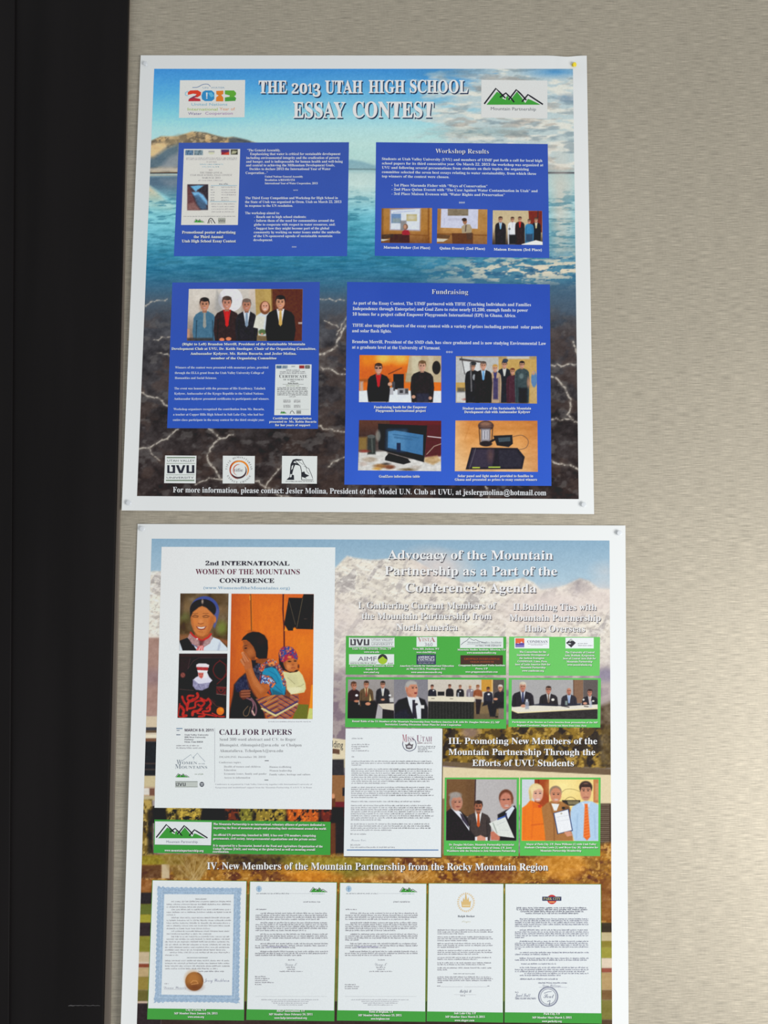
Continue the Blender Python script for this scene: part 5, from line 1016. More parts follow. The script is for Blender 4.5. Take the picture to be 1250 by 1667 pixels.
t.cut(); mountain_logo(t, 54, 419, 98, 30, False); t.greek(195, 265, 398, 7, (196, 206, 196), rg)
t.cut(); t.quad(48, 449, 216, 492, (196, 202, 196)).quad(48, 449, 216, 453, (130, 138, 130), .3).quad(48, 489, 216, 493, (130, 138, 130), .3); t.up(.6); uvu(t, 52, 459, 74, 25, (84, 88, 92)); t.up(0)
t.poly([(248 + 17 * math.cos(a * math.pi / 12), 472 + 19 * math.sin(a * math.pi / 12)) for a in range(24)], (92, 96, 104)); t.quad(238, 464, 258, 470, (200, 204, 208), .4); t.quad(240, 475, 256, 480, (200, 204, 208), .4)
t.emit(fl, 'logo', 'small logos in the lower left of the flyer')

# --- Mountain Partnership strip
tf = (240, 1325, 4.032)
gp_ = plain([(46, 37), (1202, 52), (1200, 270), (40, 256)], (66, 160, 66), 'text_panel', 'wide green strip with the mountain logo', tf)
plain([(52, 50), (424, 55), (419, 209), (50, 203)], (40, 80, 50), 'logo_shadow', None, tf, 3, gp_)
lg = plain([(50, 49), (422, 54), (417, 206), (48, 201)], (226, 232, 232), 'logo_card', 'white card with green peaks', tf, 4, gp_)
t = Txt(P2, tf, 5); mountain_logo(t, 70, 160, 318, 90, False); t.t('Mountain Partnership', 124, 330, 191, 16, (128, 134, 150), 'sans'); t.emit(gp_, 'logo_lettering')
t = Txt(P2, tf, 5); GS = (30, 84, 40)
t.lines([('The Mountain Partnership is an international, voluntary alliance of partners dedicated to', 432, 1165, 73), ('improving the lives of mountain people and protecting their environment around the world.', 432, 1175, 98), None, ('An official UN partnership, launched in 2002, it has over 170 members, comprising', 432, 1105, 144), ('governments, civil society, intergovernmental organizations and the private sector.', 430, 1110, 168),
         None, ('It is supported by a Secretariat, hosted at the Food and Agriculture Organization of the', 430, 1150, 214), ('United Nations (FAO), and working at the global level as well as ensuring overall', 430, 1100, 236), ('coordination.', 428, 536, 254), None, ('www.mountainpartnership.org', 112, 368, 246)], 14, (238, 248, 236), 'heavy', .008, shadow=GS, sh=(2.5, 3.5))
t.emit(gp_, 'paragraph')

# --- green panels with member logos
def gpanel(tf, quad, label, col=GREEN): return plain(quad, col, 'text_panel', label, tf)
tf = (560, 1030, 4.63)
g1 = gpanel(tf, [(14, 24), (1222, 30), (1220, 320), (12, 316)], 'green panel with six member logos', (80, 174, 74))
for i, q in enumerate([(37, 36, 380, 110), (37, 162, 377, 240), (546, 32, 700, 106), (874, 36, 1200, 116)]): plain(q, (226, 232, 230), 'logo_card', 'white member logo card', tf, 3, g1)
plain((546, 164, 692, 240), (62, 66, 96), 'logo_card', 'dark blue member logo card', tf, 3, g1); plain((877, 170, 1197, 240), (76, 56, 48), 'logo_card', 'dark brown member logo card', tf, 3, g1)
t = Txt(P2, tf, 5); uvu(t, 48, 49, 142, 46, (70, 66, 74)); t.t('UTAH VALLEY', 208, 368, 62, 15, (140, 140, 144), 'sans').quad(205, 70, 372, 72.5, (150, 150, 150)).t('UNIVERSITY', 208, 368, 94, 15, (140, 140, 144), 'sans').quad(45, 38, 375, 41, (120, 130, 120)).quad(45, 102, 375, 105, (120, 130, 120))
t.cut(); t.t('AIMF', 106, 245, 213, 32, (110, 104, 120), 'sans'); t.poly([(291 + 36 * math.cos(a * math.pi / 14), 200 + 38 * math.sin(a * math.pi / 14)) for a in range(28)], (60, 60, 58)); t.poly([(291 + 34 * math.cos(a * math.pi / 14), 203 + 35 * math.sin(a * math.pi / 14)) for a in range(0, 15)] + [(268, 195), (291, 178), (312, 196)], (166, 200, 60), .4); t.greek(45, 245, 234, 6, (120, 130, 120), rg); t.greek(330, 372, 234, 6, (120, 130, 120), rg); t.quad(45, 221, 250, 223, (150, 160, 150))
t.cut(); t.t('V', 556, 590, 70, 36, (196, 130, 130), 'serif').t('IST', 590, 646, 66, 26, (196, 150, 146), 'serif').t('A', 645, 688, 70, 36, (180, 120, 124), 'serif').t('360', 608, 668, 102, 26, (160, 160, 166), 'sans')
t.cut(); t.t('AMERICAN', 556, 682, 192, 17, (220, 222, 232), 'heavy').t('COUNCILS', 556, 682, 211, 15, (220, 222, 232), 'heavy').quad(556, 217, 682, 219, (190, 192, 206)).greek(560, 680, 232, 5, (150, 152, 170), rg)
t.cut(); t.stroke([(880, 92), (900, 74), (925, 60), (945, 38), (962, 52), (980, 58), (992, 52), (1015, 64), (1040, 72), (1070, 78)], 3, (90, 92, 110)); t.t('Mountain Studies Institute', 930, 1188, 80, 14, (150, 156, 160), 'serif').quad(925, 86, 1188, 88, (150, 160, 165)).greek(990, 1188, 101, 7, (130, 134, 140), rg)
t.cut(); t.t('GRUPPMAN INTERNATIONAL', 905, 1175, 204, 14, (180, 84, 44), 'bold').t('VIOLIN INSTITUTE', 950, 1130, 226, 12, (170, 90, 60), 'bold')
t.emit(g1, 'logo_lettering')
t = Txt(P2, tf, 5)
t.lines([('Utah Valley University, Orem, UT', 62, 355, 127), ('www.uvu.edu', 150, 265, 151), None, ('Vista 360, Jackson, WY', 518, 718, 128), ('www.vista360.org', 545, 692, 153), None, ('Mountain Studies Institute, Silverton, CO', 855, 1216, 134), ('www.mountainstudies.org', 925, 1146, 157), None, ('Aspen International Mountain Forum', 42, 372, 256), ('Aspen, CO', 160, 256, 280), ('www.aimf.org', 146, 264, 304),
         None, ('American Councils for International Education', 420, 828, 256), ('ACTR/ACCELS, Washington, D.C.', 468, 768, 279), ('www.americancouncils.org', 505, 738, 304), None, ('Gruppman International Violin Institute', 862, 1214, 252), ('Provo, UT', 990, 1082, 277), ('www.gruppmaninstitute.com', 914, 1158, 301)], 13, (238, 248, 236), 'heavy', shadow=(34, 100, 40), sh=(3, 3.5)); t.emit(g1, 'paragraph')
tf = (820, 1030, 7.353)
g2 = gpanel(tf, [(64, 47), (1152, 52), (1146, 516), (60, 512)], 'green panel with two member logos', (112, 202, 104))
plain((128, 60, 543, 188), (238, 242, 244), 'logo_card', 'white member logo card', tf, 3, g2); plain((738, 60, 1076, 188), (238, 242, 244), 'logo_card', 'white member logo card', tf, 3, g2)
t = Txt(P2, tf, 5); t.quad(140, 68, 245, 174, (232, 110, 70)); t.poly([(140, 132), (165, 124), (190, 130), (212, 112), (230, 122), (245, 126), (245, 174), (140, 174)], (96, 80, 160), .3); t.poly([(160, 130), (172, 122), (182, 132)], (240, 236, 240), .5); t.poly([(196, 122), (212, 104), (226, 122)], (240, 220, 226), .5); t.poly([(140, 145), (245, 148), (245, 174), (140, 174)], (134, 118, 190), .5)
t.t('CONDESAN', 282, 526, 122, 30, (96, 92, 120), 'serif').greek(290, 520, 138, 5, (170, 170, 180), rg).greek(325, 470, 151, 5, (170, 170, 180), rg)
t.cut(); t.poly([(806, 72), (862, 122), (806, 178), (746, 122)], (60, 58, 64)); t.poly([(806, 74), (836, 100), (812, 96), (792, 108), (780, 96)], (190, 196, 190), .3); t.poly([(765, 128), (790, 122), (808, 132), (800, 138), (770, 136)], (210, 214, 216), .3); t.greek(888, 1006, 134, 7, (170, 174, 180), rg); t.greek(890, 1068, 158, 7, (170, 174, 180), rg)
t.emit(g2, 'logo_lettering')
t = Txt(P2, tf, 5)
t.lines([('The Consortium for the', 188, 508, 240), ('Sustainable Development of', 156, 543, 277), ('the Andean Ecoregion', 186, 484, 315), ('CONDESAN, Lima, Peru,', 164, 520, 354), ('host of Latin America Hub for', 136, 556, 390), ('Mountain Partnership', 200, 498, 427), ('www.condesan.org', 218, 478, 466), None, ('The University of Central', 736, 1085, 245), ('Asia, Bishkek, Kyrgyzstan,', 728, 1088, 282), ('host of Central Asia Hub for', 710, 1102, 319), ('Mountain Partnership', 752, 1060, 356), ('www.ucentralasia.org', 760, 1054, 394)], 22, (238, 248, 236), 'heavy', shadow=(50, 120, 54), sh=(4, 6)); t.emit(g2, 'paragraph')
tf = (560, 1100, 4.63)
g3 = gpanel(tf, [(14, 10), (1222, 16), (1222, 400), (8, 388)], 'green panel with a long photograph of a round table', (82, 178, 80))
p = Pic(P2, tf, [(30, 28), (376, 28), (376, 324), (26, 322)], .6, 3); p.vg([(0, (158, 152, 150)), (.5, (150, 144, 140)), (1, (40, 34, 36))]); p.po([(28, 180), (376, 190), (376, 324), (26, 324)], (36, 30, 34), .9, 10)
p.man(76, 74, 22, 320, (52, 30, 36), None, None, hair=(90, 60, 46), skin=(186, 118, 90), w=2.1, look=.6).po([(30, 195), (130, 185), (150, 240), (130, 324), (28, 322)], (30, 26, 30), 1, 6).el(95, 148, 11, 9, (236, 236, 240)).el(95, 192, 20, 9, (190, 126, 96)).po([(110, 185), (138, 180), (136, 220), (108, 218)], (206, 200, 196), .9, 4)
p.man(168, 66, 20, 230, (98, 76, 54), (220, 200, 150), (130, 60, 44), hair=(64, 50, 42), skin=(196, 130, 100), w=2.5).po([(120, 190), (230, 190), (250, 240), (190, 324), (130, 324), (130, 240)], (34, 28, 32), 1, 6).el(180, 212, 20, 12, (206, 140, 108)).po([(195, 140), (206, 185), (190, 195)], (226, 206, 130), .9, 3)
p.man(292, 66, 19, 210, (46, 44, 48), (216, 218, 226), (206, 202, 190), hair=(52, 44, 40), skin=(196, 136, 108), w=2.6).el(345, 148, 9, 7, (236, 236, 238)).el(292, 180, 14, 8, (206, 146, 116)).po([(340, 170), (372, 165), (376, 200), (345, 200)], (210, 208, 206), .9, 4).ln([(280, 62), (304, 62)], 4, (50, 40, 40), .7)
p.po([(255, 212), (376, 208), (376, 262), (290, 250)], (216, 206, 186)).po([(255, 214), (290, 250), (288, 324), (236, 324)], (176, 172, 174)).nz(8, 8, 7, 2, 401); p.emit(g3, 'photograph', 'print of three seated panel members')
p = Pic(P2, tf, [(376, 28), (632, 28), (632, 326), (376, 324)], .6, 3); p.vg([(0, (132, 130, 138)), (1, (142, 138, 142))]); p.po([(378, 324), (380, 220), (410, 182), (480, 160), (560, 162), (610, 182), (632, 240), (632, 326)], (34, 30, 38), 1, 5).po([(475, 155), (560, 160), (580, 220), (580, 326), (530, 326), (490, 220)], (222, 226, 232)).po([(460, 250), (500, 300), (480, 326), (380, 326), (376, 290)], (44, 48, 62), .6, 14)
p.po([(515, 182), (535, 182), (548, 300), (545, 324), (515, 318)], (44, 40, 52)).ln([(545, 200), (532, 240), (546, 318)], 10, (50, 46, 54)).el(548, 200, 14, 12, (226, 224, 224)).po([(570, 222), (604, 222), (604, 248), (575, 246)], (226, 226, 224)).el(544, 215, 12, 9, (60, 56, 64))
p.el(506, 88, 48, 54, (168, 164, 160), 1, 4).po([(462, 88), (475, 140), (486, 158), (540, 165), (552, 140), (556, 100), (545, 60), (500, 60), (478, 80)], (204, 138, 110), 1, 5).po([(470, 60), (500, 40), (545, 48), (546, 66), (500, 66), (478, 92)], (176, 172, 168), 1, 5).el(518, 92, 7, 4, (50, 36, 34)).el(544, 90, 5, 4, (50, 36, 34)).ln([(508, 82), (530, 82)], 4, (120, 90, 80)).el(538, 108, 8, 10, (222, 156, 128), .8, 4).po([(528, 126), (550, 124), (548, 138), (530, 138)], (140, 60, 56)).el(474, 108, 8, 16, (190, 120, 94)).po([(470, 120), (486, 158), (515, 164), (500, 140)], (170, 104, 82), .6, 8).nz(8, 8, 7, 2, 403); p.emit(g3, 'photograph', 'print of a grey-haired man speaking into a microphone')
p = Pic(P2, tf, [(632, 28), (1206, 30), (1204, 328), (632, 326)], .6, 3); p.vg([(0, (208, 200, 188)), (.45, (204, 194, 180)), (1, (60, 54, 54))]); p.bx(1035, 28, 1122, 120, (204, 150, 62)).bx(1122, 28, 1206, 200, (92, 82, 78)).bx(1112, 28, 1120, 120, (230, 190, 120)).bx(635, 195, 985, 326, (42, 42, 40))
for x in range(650, 985, 24): p.ln([(x, 200), (x + 2, 324)], 6, (66, 64, 62), .6, 3)
p.po([(980, 200), (1206, 200), (1206, 328), (980, 328)], (130, 108, 76), 1, 6).po([(980, 290), (1206, 280), (1206, 328), (980, 328)], (104, 88, 66), .9, 8)
for a in ((664, 84, 12, (40, 40, 50), (60, 44, 40)), (796, 80, 11, (40, 36, 40), (84, 50, 40)), (875, 84, 11, (38, 36, 42), (130, 100, 80)), (950, 84, 11, (140, 130, 140), (206, 190, 160)), (1008, 86, 13, (150, 84, 52), (140, 84, 48))): p.man(a[0], a[1], a[2], 165, a[3], None, None, a[4], (200, 140, 112), w=2.5)
p.el(674, 112, 6, 5, (230, 230, 230)).el(875, 118, 6, 5, (230, 230, 230)).el(962, 112, 6, 5, (230, 230, 230)).bx(705, 120, 756, 150, (36, 34, 38)).po([(632, 154), (985, 160), (978, 198), (632, 190)], (226, 218, 196)).ln([(660, 172), (680, 172)], 4, (90, 80, 70)).ln([(800, 174), (820, 174)], 4, (90, 80, 70)).bx(856, 128, 866, 160, (190, 196, 206), .8, 3).bx(938, 128, 946, 160, (190, 196, 206), .8, 3)
p.po([(990, 165), (1040, 165), (1030, 220), (1020, 290), (995, 290)], (44, 36, 40), 1, 4).po([(985, 150), (1050, 160), (1050, 180), (985, 175)], (216, 190, 160), .9, 4)
p.man(1086, 102, 13, 210, (48, 48, 60), None, None, (60, 44, 38), (160, 100, 76), w=2.5).el(1090, 140, 9, 7, (236, 236, 238)).po([(1058, 190), (1110, 190), (1130, 300), (1100, 310), (1080, 220), (1040, 230)], (36, 34, 42), 1, 4)
p.man(1178, 92, 18, 240, (44, 42, 46), None, None, (214, 208, 200), (206, 146, 116), w=2.6).po([(1110, 210), (1206, 190), (1206, 250), (1150, 250), (1140, 310), (1112, 310)], (38, 36, 40), 1, 5).el(1142, 176, 16, 9, (214, 150, 118)).bx(1165, 245, 1206, 328, (130, 118, 108), .8, 6).bx(1140, 305, 1160, 315, (30, 28, 30)).nz(8, 8, 7, 2, 407); p.emit(g3, 'photograph', 'print of members seated along a white-topped table')
t = Txt(P2, tf, 5); t.lines([('Round Table of the 11 Members of the Mountain Partnership from Northern America (L.R. with Dr. Douglas McGuire (C), MP', 60, 1172, 349), ('Secretariat, Leading Discussion About Plans for Joint Cooperation', 310, 882, 373)], 13, (238, 248, 236), 'heavy', .008, shadow=(34, 100, 40), sh=(3, 3.5)); t.emit(g3, 'caption')
tf = (825, 1100, 7.8125)
g4 = gpanel(tf, [(24, 28), (1196, 32), (1188, 660), (20, 652)], 'green panel with a photograph of four men at a table', (98, 194, 94))
p = Pic(P2, tf, [(62, 50), (1158, 52), (1154, 552), (58, 552)], .6, 3); p.bg((172, 170, 170)); p.po([(848, 52), (972, 52), (972, 350), (848, 350)], (136, 104, 82)).bx(972, 50, 1158, 350, (98, 90, 88)).ln([(848, 52), (850, 340)], 10, (96, 66, 50))
def sitter(x, y, r, hair, bald, suit, sh_, tie, w): p.man(x, y, r, 400, suit, sh_, tie, hair, (200, 136, 112), w=w, bald=bald, smile=False)
sitter(203, 138, 44, (214, 204, 186), False, (46, 42, 48), (206, 210, 220), (52, 56, 92), 3.0); sitter(530, 180, 36, (70, 54, 48), False, (46, 42, 46), (216, 214, 214), (120, 100, 86), 3.1); sitter(790, 194, 34, (96, 76, 66), True, (52, 50, 58), (190, 206, 226), (150, 170, 206), 2.8); sitter(1055, 214, 32, (60, 44, 42), False, (44, 42, 48), (206, 204, 206), (196, 170, 160), 3.0)
p.el(585, 305, 20, 16, (236, 234, 224)).el(975, 305, 13, 12, (226, 226, 220)).el(1098, 322, 14, 10, (232, 230, 220)).ln([(505, 178), (558, 180)], 6, (60, 40, 40), .7).el(792, 235, 20, 10, (130, 84, 70), .7, 5)
p.po([(320, 370), (420, 355), (700, 375), (940, 350), (940, 380), (320, 390)], (44, 46, 60), .9, 8).po([(60, 400), (350, 378), (700, 390), (1156, 365), (1156, 424), (800, 440), (140, 478), (58, 440)], (228, 222, 206), 1, 5).po([(58, 440), (140, 478), (1154, 424), (1154, 552), (58, 552)], (50, 46, 46), 1, 4).nz(40, 20, 14, 3, 411, np.clip((p.Y - 470) / 10, 0, 1))
p.ln([(60, 442), (140, 472), (800, 438), (1156, 418)], 12, (236, 220, 160), .8).el(210, 385, 34, 20, (206, 150, 126)).bx(232, 330, 280, 425, (160, 166, 180), .85, 8).bx(240, 300, 268, 335, (220, 224, 230), .9, 6).ln([(700, 385), (790, 400)], 12, (60, 56, 60)).el(995, 352, 26, 16, (206, 150, 126)).ln([(985, 390), (1035, 394)], 10, (60, 56, 60)).bx(1050, 320, 1082, 400, (190, 198, 212), .8, 8).bx(742, 320, 770, 372, (150, 170, 160), .8, 6).nz(10, 10, 7, 2, 412); p.emit(g4, 'photograph', 'print of four men seated at a table')
t = Txt(P2, tf, 5); t.lines([('Participants of the Session on Latin America from presentation of the MP', 66, 1155, 598), ('Regional Coordinator, Miguel Saravia van Meyer from Lima, Peru', 130, 1010, 640)], 20, (238, 248, 236), 'heavy', .006, shadow=(50, 120, 54), sh=(5, 6)); t.emit(g4, 'caption')

# --- letter
tf = (560, 1185, 7.8125)
plain([(22, 20), (1262, 20), (1244, 1658), (2, 1646)], (96, 82, 62), 'letter_shadow', None, tf, 1.5)
le = plain([(20, 8), (1250, 10), (1232, 1644), (-4, 1630)], PW, 'letter_print', 'white typed letter print with a crown emblem', tf)
t = Txt(P2, tf, 4); LG = (166, 168, 176); rg = random.Random(12)
def para(T, x0, x1, ys, xh, col, short=.6, slope=.0, shift=0.0, **k):
    for i, y in enumerate(ys): T.greek(x0, x1 - (0 if i < len(ys) - 1 else (x1 - x0) * (1 - short)) - rg.uniform(0, .06) * (x1 - x0), y, xh, col, rg, slope=slope, **k)
for (ys, sh_) in (((430, 455, 478), .12), ((530, 555, 581, 607, 632, 658, 684, 710), .48), ((762, 788, 813, 838, 864, 890), .32), ((942,), .86), ((994, 1020, 1046, 1072, 1098, 1124, 1150, 1175), .42), ((1228, 1254, 1280, 1306), .5)): para(t, 97 - (ys[0] - 430) * .014, 1155 - (ys[0] - 430) * .01, ys, 11, LG, sh_)
for a, c_, y in ((100, 245, 140), (98, 335, 217), (97, 322, 243), (97, 212, 269), (97, 322, 297), (97, 138, 372), (82, 300, 1356), (82, 215, 1494), (82, 650, 1524), (940, 1168, 242), (940, 1160, 262), (940, 1080, 284), (940, 1140, 306)): t.greek(a, c_, y, 11, LG if a < 500 else (196, 198, 204), rg)
t.quad(36, 1547, 1200, 1560, (96, 134, 184)); t.t('Shannon Lewis', 90, 280, 1440, 26, (190, 194, 204), 'script'); t.emit(le, 'paragraph')
t = Txt(P2, tf, 4); PK = (150, 112, 132)
t.t('M', 740, 800, 180, 96, (176, 100, 116), 'serif').t('ISS', 806, 886, 174, 62, PK, 'serif').t('U', 922, 985, 178, 84, PK, 'serif').t('TAH', 990, 1118, 174, 62, PK, 'serif').greek(935, 1120, 198, 11, (206, 190, 196), rg)
t.stroke(bez([(870, 130), (905, 165), (916, 220), (895, 270), (830, 296), (770, 268), (746, 215), (750, 180)]), 8, (90, 92, 120)); t.poly([(778, 205), (800, 215), (826, 190), (856, 214), (880, 204), (868, 262), (828, 272), (790, 262)], (104, 98, 104)); t.poly([(800, 232), (828, 222), (858, 232), (852, 250), (805, 250)], (206, 206, 210), .4); t.poly([(822, 188), (830, 180), (838, 190), (830, 200)], (120, 112, 110), .3)
t.emit(le, 'logo', 'plum lettering over a small crown in a ring')

# --- two photograph panels under the third heading
tf = (718, 1262, 4.682)
g5 = gpanel(tf, [(28, 18), (594, 18), (590, 616), (20, 612)], 'green panel with a photograph of three men in dark suits', (88, 188, 86))
p = Pic(P2, tf, [(42, 30), (576, 32), (574, 500), (36, 498)], .6, 3); p.bg((186, 182, 182)); p.mix(np.clip((p.X - 400) / 200, 0, 1) * .4, (166, 160, 158)); p.po([(42, 30), (266, 30), (256, 320), (38, 300)], (112, 80, 52)).bx(42, 30, 190, 300, (124, 90, 58), .7, 14).ln([(262, 30), (256, 260)], 9, (70, 52, 56))
p.man(284, 238, 34, 500, (70, 60, 58), (226, 226, 224), (198, 88, 40), hair=(54, 40, 36), skin=(176, 108, 80), w=2.6).el(284, 262, 17, 5, (60, 40, 36)).po([(352, 330), (376, 350), (378, 440), (350, 470)], (60, 54, 54), .8, 6)
p.po([(38, 280), (75, 250), (150, 275), (200, 320), (222, 420), (262, 470), (262, 500), (36, 500)], (40, 34, 38), 1, 5).po([(75, 250), (100, 250), (150, 280), (215, 395), (214, 424), (150, 330)], (226, 228, 236)).po([(142, 288), (162, 300), (205, 370), (212, 404), (160, 340)], (62, 54, 70)).el(112, 200, 50, 68, (150, 142, 138), 1, 5).el(120, 212, 42, 58, (196, 136, 112), 1, 6).el(108, 150, 46, 22, (160, 152, 146), 1, 6).el(108, 205, 7, 4, (60, 40, 38)).el(140, 205, 7, 4, (60, 40, 38)).ln([(96, 194), (118, 194)], 4, (130, 100, 90)).ln([(130, 194), (152, 194)], 4, (130, 100, 90)).el(128, 240, 16, 5, (150, 80, 72)).po([(78, 200), (98, 190), (105, 260), (90, 250)], (150, 96, 76), .6, 8)
p.po([(430, 300), (500, 262), (560, 230), (576, 260), (574, 500), (440, 500)], (36, 30, 36), 1, 5).po([(490, 280), (545, 235), (560, 250), (510, 335)], (216, 224, 236)).po([(484, 300), (500, 285), (500, 350), (486, 340)], (56, 56, 90)).el(494, 170, 54, 62, (112, 62, 44), 1, 5).el(494, 196, 46, 64, (198, 128, 106), 1, 6).el(478, 186, 8, 5, (60, 40, 40)).el(512, 184, 8, 5, (60, 40, 40)).ln([(452, 186), (540, 182)], 4, (90, 60, 60), .7).el(500, 232, 20, 7, (226, 210, 200)).ln([(480, 232), (522, 230)], 4, (150, 76, 70), .8).po([(530, 160), (552, 170), (550, 215), (536, 220)], (126, 70, 50), .8, 5)
p.po([(365, 368), (486, 312), (558, 478), (424, 462)], (222, 226, 220)).po([(428, 330), (486, 308), (490, 318), (430, 342)], (70, 100, 180)).ln([(395, 365), (425, 440)], 8, (150, 160, 150), .8).ln([(430, 380), (490, 350)], 3, (180, 184, 190), .8).ln([(440, 420), (520, 420)], 3, (196, 198, 202), .8)
p.po([(376, 432), (400, 428), (448, 470), (446, 496), (380, 494)], (200, 120, 96), 1, 4).po([(262, 472), (300, 456), (350, 480), (356, 500), (262, 500)], (214, 150, 126), 1, 4).bx(258, 470, 274, 500, (230, 232, 238), 1, 3).bx(338, 472, 354, 500, (230, 232, 238), 1, 3).nz(9, 9, 7, 2, 421); p.emit(g5, 'photograph', 'print of three men in dark suits with a document')
t = Txt(P2, tf, 5); t.lines([('Dr. Douglas McGuire, Mountain Partnership Secretariat', 60, 556, 536), ('(C), Congratulates Mayor of City of Orem, UT, Jerry', 70, 540, 560), ('Washburn with the Decision to Join Mountain Partnership', 42, 566, 583)], 14, (238, 248, 236), 'heavy', shadow=(40, 110, 46), sh=(3, 4)); t.emit(g5, 'caption')
g6 = gpanel(tf, [(602, 18), (1216, 18), (1212, 616), (600, 614)], 'green panel with a photograph of two men and a woman in orange', (92, 192, 90))
p = Pic(P2, tf, [(616, 32), (1200, 32), (1198, 502), (612, 500)], .6, 3); p.bg((240, 214, 136)); p.bx(614, 30, 714, 300, (206, 214, 222)).bx(712, 30, 750, 220, (150, 58, 24)).bx(748, 30, 822, 260, (164, 72, 30)).bx(740, 30, 748, 200, (120, 44, 20)).el(930, 90, 90, 70, (250, 232, 160), .8, 50).bx(1160, 30, 1200, 210, (196, 128, 76)).bx(1175, 60, 1200, 190, (210, 156, 110), .8, 6)
p.ln(bez([(920, 130), (950, 108), (1000, 106), (1056, 124)]), 4, (150, 130, 80), .8).ln(bez([(940, 195), (965, 172), (1000, 168), (1030, 190)]), 4, (120, 100, 60), .8).po([(920, 190), (1060, 190), (1060, 232), (930, 232)], (50, 44, 40)).po([(960, 196), (1050, 196), (1050, 225), (970, 225)], (206, 190, 130), .5, 3)
p.po([(616, 250), (650, 225), (680, 190), (740, 215), (770, 240), (785, 330), (790, 420), (805, 500), (614, 500)], (238, 122, 26), 1, 5).ln([(690, 380), (780, 370)], 9, (206, 94, 20), .8, 5).ln([(700, 260), (690, 480)], 7, (214, 100, 20), .6, 6).po([(690, 195), (735, 225), (750, 250), (700, 250)], (226, 106, 22), .9, 5).ln([(640, 250), (630, 480)], 8, (222, 106, 22), .5, 6).po([(735, 225), (768, 225), (760, 250), (742, 246)], (200, 60, 30), .9, 4)
p.el(722, 122, 56, 60, (228, 206, 150), 1, 5).po([(668, 120), (690, 110), (690, 200), (672, 180)], (214, 186, 126), 1, 5).el(736, 145, 40, 58, (224, 170, 146), 1, 5).po([(680, 110), (700, 80), (760, 78), (778, 110), (740, 104), (704, 120), (696, 160)], (236, 216, 164), .95, 5).el(720, 138, 8, 4, (60, 50, 56)).el(754, 138, 8, 4, (60, 50, 56)).ln([(708, 126), (730, 124)], 3, (150, 110, 80)).ln([(744, 124), (764, 126)], 3, (150, 110, 80)).el(738, 182, 18, 7, (240, 226, 220)).ln([(718, 180), (758, 180)], 3, (190, 80, 80), .8).el(738, 160, 6, 8, (232, 184, 160), .9)
p.po([(765, 250), (800, 215), (840, 195), (920, 200), (975, 235), (1000, 300), (1005, 500), (795, 500), (786, 400)], (170, 116, 66), 1, 5).po([(840, 215), (900, 220), (880, 270), (860, 270)], (232, 232, 230)).ln([(830, 215), (860, 330), (862, 500)], 8, (130, 84, 46), .8, 5).po([(920, 240), (975, 235), (985, 280), (930, 300)], (96, 66, 44), .7, 8)
p.el(872, 128, 47, 48, (150, 126, 104), 1, 5).el(874, 152, 42, 56, (206, 138, 106), 1, 5).el(858, 146, 7, 4, (56, 44, 44)).el(892, 146, 7, 4, (56, 44, 44)).ln([(846, 136), (868, 134)], 4, (130, 96, 76)).ln([(882, 134), (904, 136)], 4, (130, 96, 76)).el(876, 186, 17, 6, (236, 222, 214)).ln([(858, 186), (896, 184)], 3, (160, 86, 70), .8)
p.po([(1000, 240), (1060, 205), (1100, 195), (1150, 200), (1200, 225), (1200, 502), (1015, 502), (985, 400), (985, 280)], (178, 206, 232), 1, 5).ln([(1040, 300), (1030, 480)], 9, (150, 180, 212), .6, 6).ln([(1170, 300), (1175, 480)], 9, (152, 182, 214), .6, 6).po([(1070, 205), (1104, 220), (1140, 205), (1125, 240), (1085, 240)], (206, 222, 240), 1, 4).po([(1092, 218), (1116, 218), (1118, 240), (1136, 470), (1112, 498), (1084, 470), (1094, 240)], (232, 110, 44), 1, 4)
for k in range(10): p.ln([(1088, 262 + k * 23), (1130, 250 + k * 23)], 4, (248, 160, 96), .7)
p.el(1102, 90, 50, 46, (66, 50, 46), 1, 5).el(1102, 128, 42, 66, (204, 142, 112), 1, 5).po([(1056, 90), (1080, 66), (1130, 66), (1148, 94), (1148, 120), (1138, 92), (1070, 92), (1060, 124)], (62, 46, 42), 1, 5).el(1086, 118, 7, 4, (50, 38, 38)).el(1120, 118, 7, 4, (50, 38, 38)).ln([(1074, 106), (1096, 105)], 5, (70, 50, 46)).ln([(1110, 105), (1132, 106)], 5, (70, 50, 46)).ln([(1086, 168), (1120, 168)], 6, (160, 84, 76)).el(1103, 178, 24, 12, (170, 118, 96), .4, 8).el(1103, 142, 7, 9, (214, 154, 124), .8)
p.po([(854, 288), (972, 256), (1004, 424), (886, 450)], (50, 66, 112)).po([(862, 290), (966, 262), (996, 418), (892, 444)], (236, 238, 242)).el(916, 292, 8, 7, (190, 184, 170)).ln([(884, 320), (970, 305)], 2.5, (200, 204, 212)).ln([(890, 350), (974, 338)], 2.5, (208, 210, 216)).po([(935, 432), (985, 425), (1000, 460), (960, 468)], (214, 150, 122), 1, 4).el(932, 250, 12, 9, (40, 38, 40)).nz(9, 9, 6, 2, 425); p.emit(g6, 'photograph', 'print of a woman in orange and two men holding a framed sheet')
t = Txt(P2, tf, 5); t.lines([('Mayor of Park City, UT, Dana Williams (C) with Utah Valley', 648, 1182, 532), ('Students Christina Lewis (L) and Bryce Guy (R), Advocates for', 636, 1196, 557), ('Mountain Partnership Membership', 756, 1068, 582)], 14, (238, 248, 236), 'heavy', shadow=(40, 110, 46), sh=(3, 4)); t.emit(g6, 'caption')

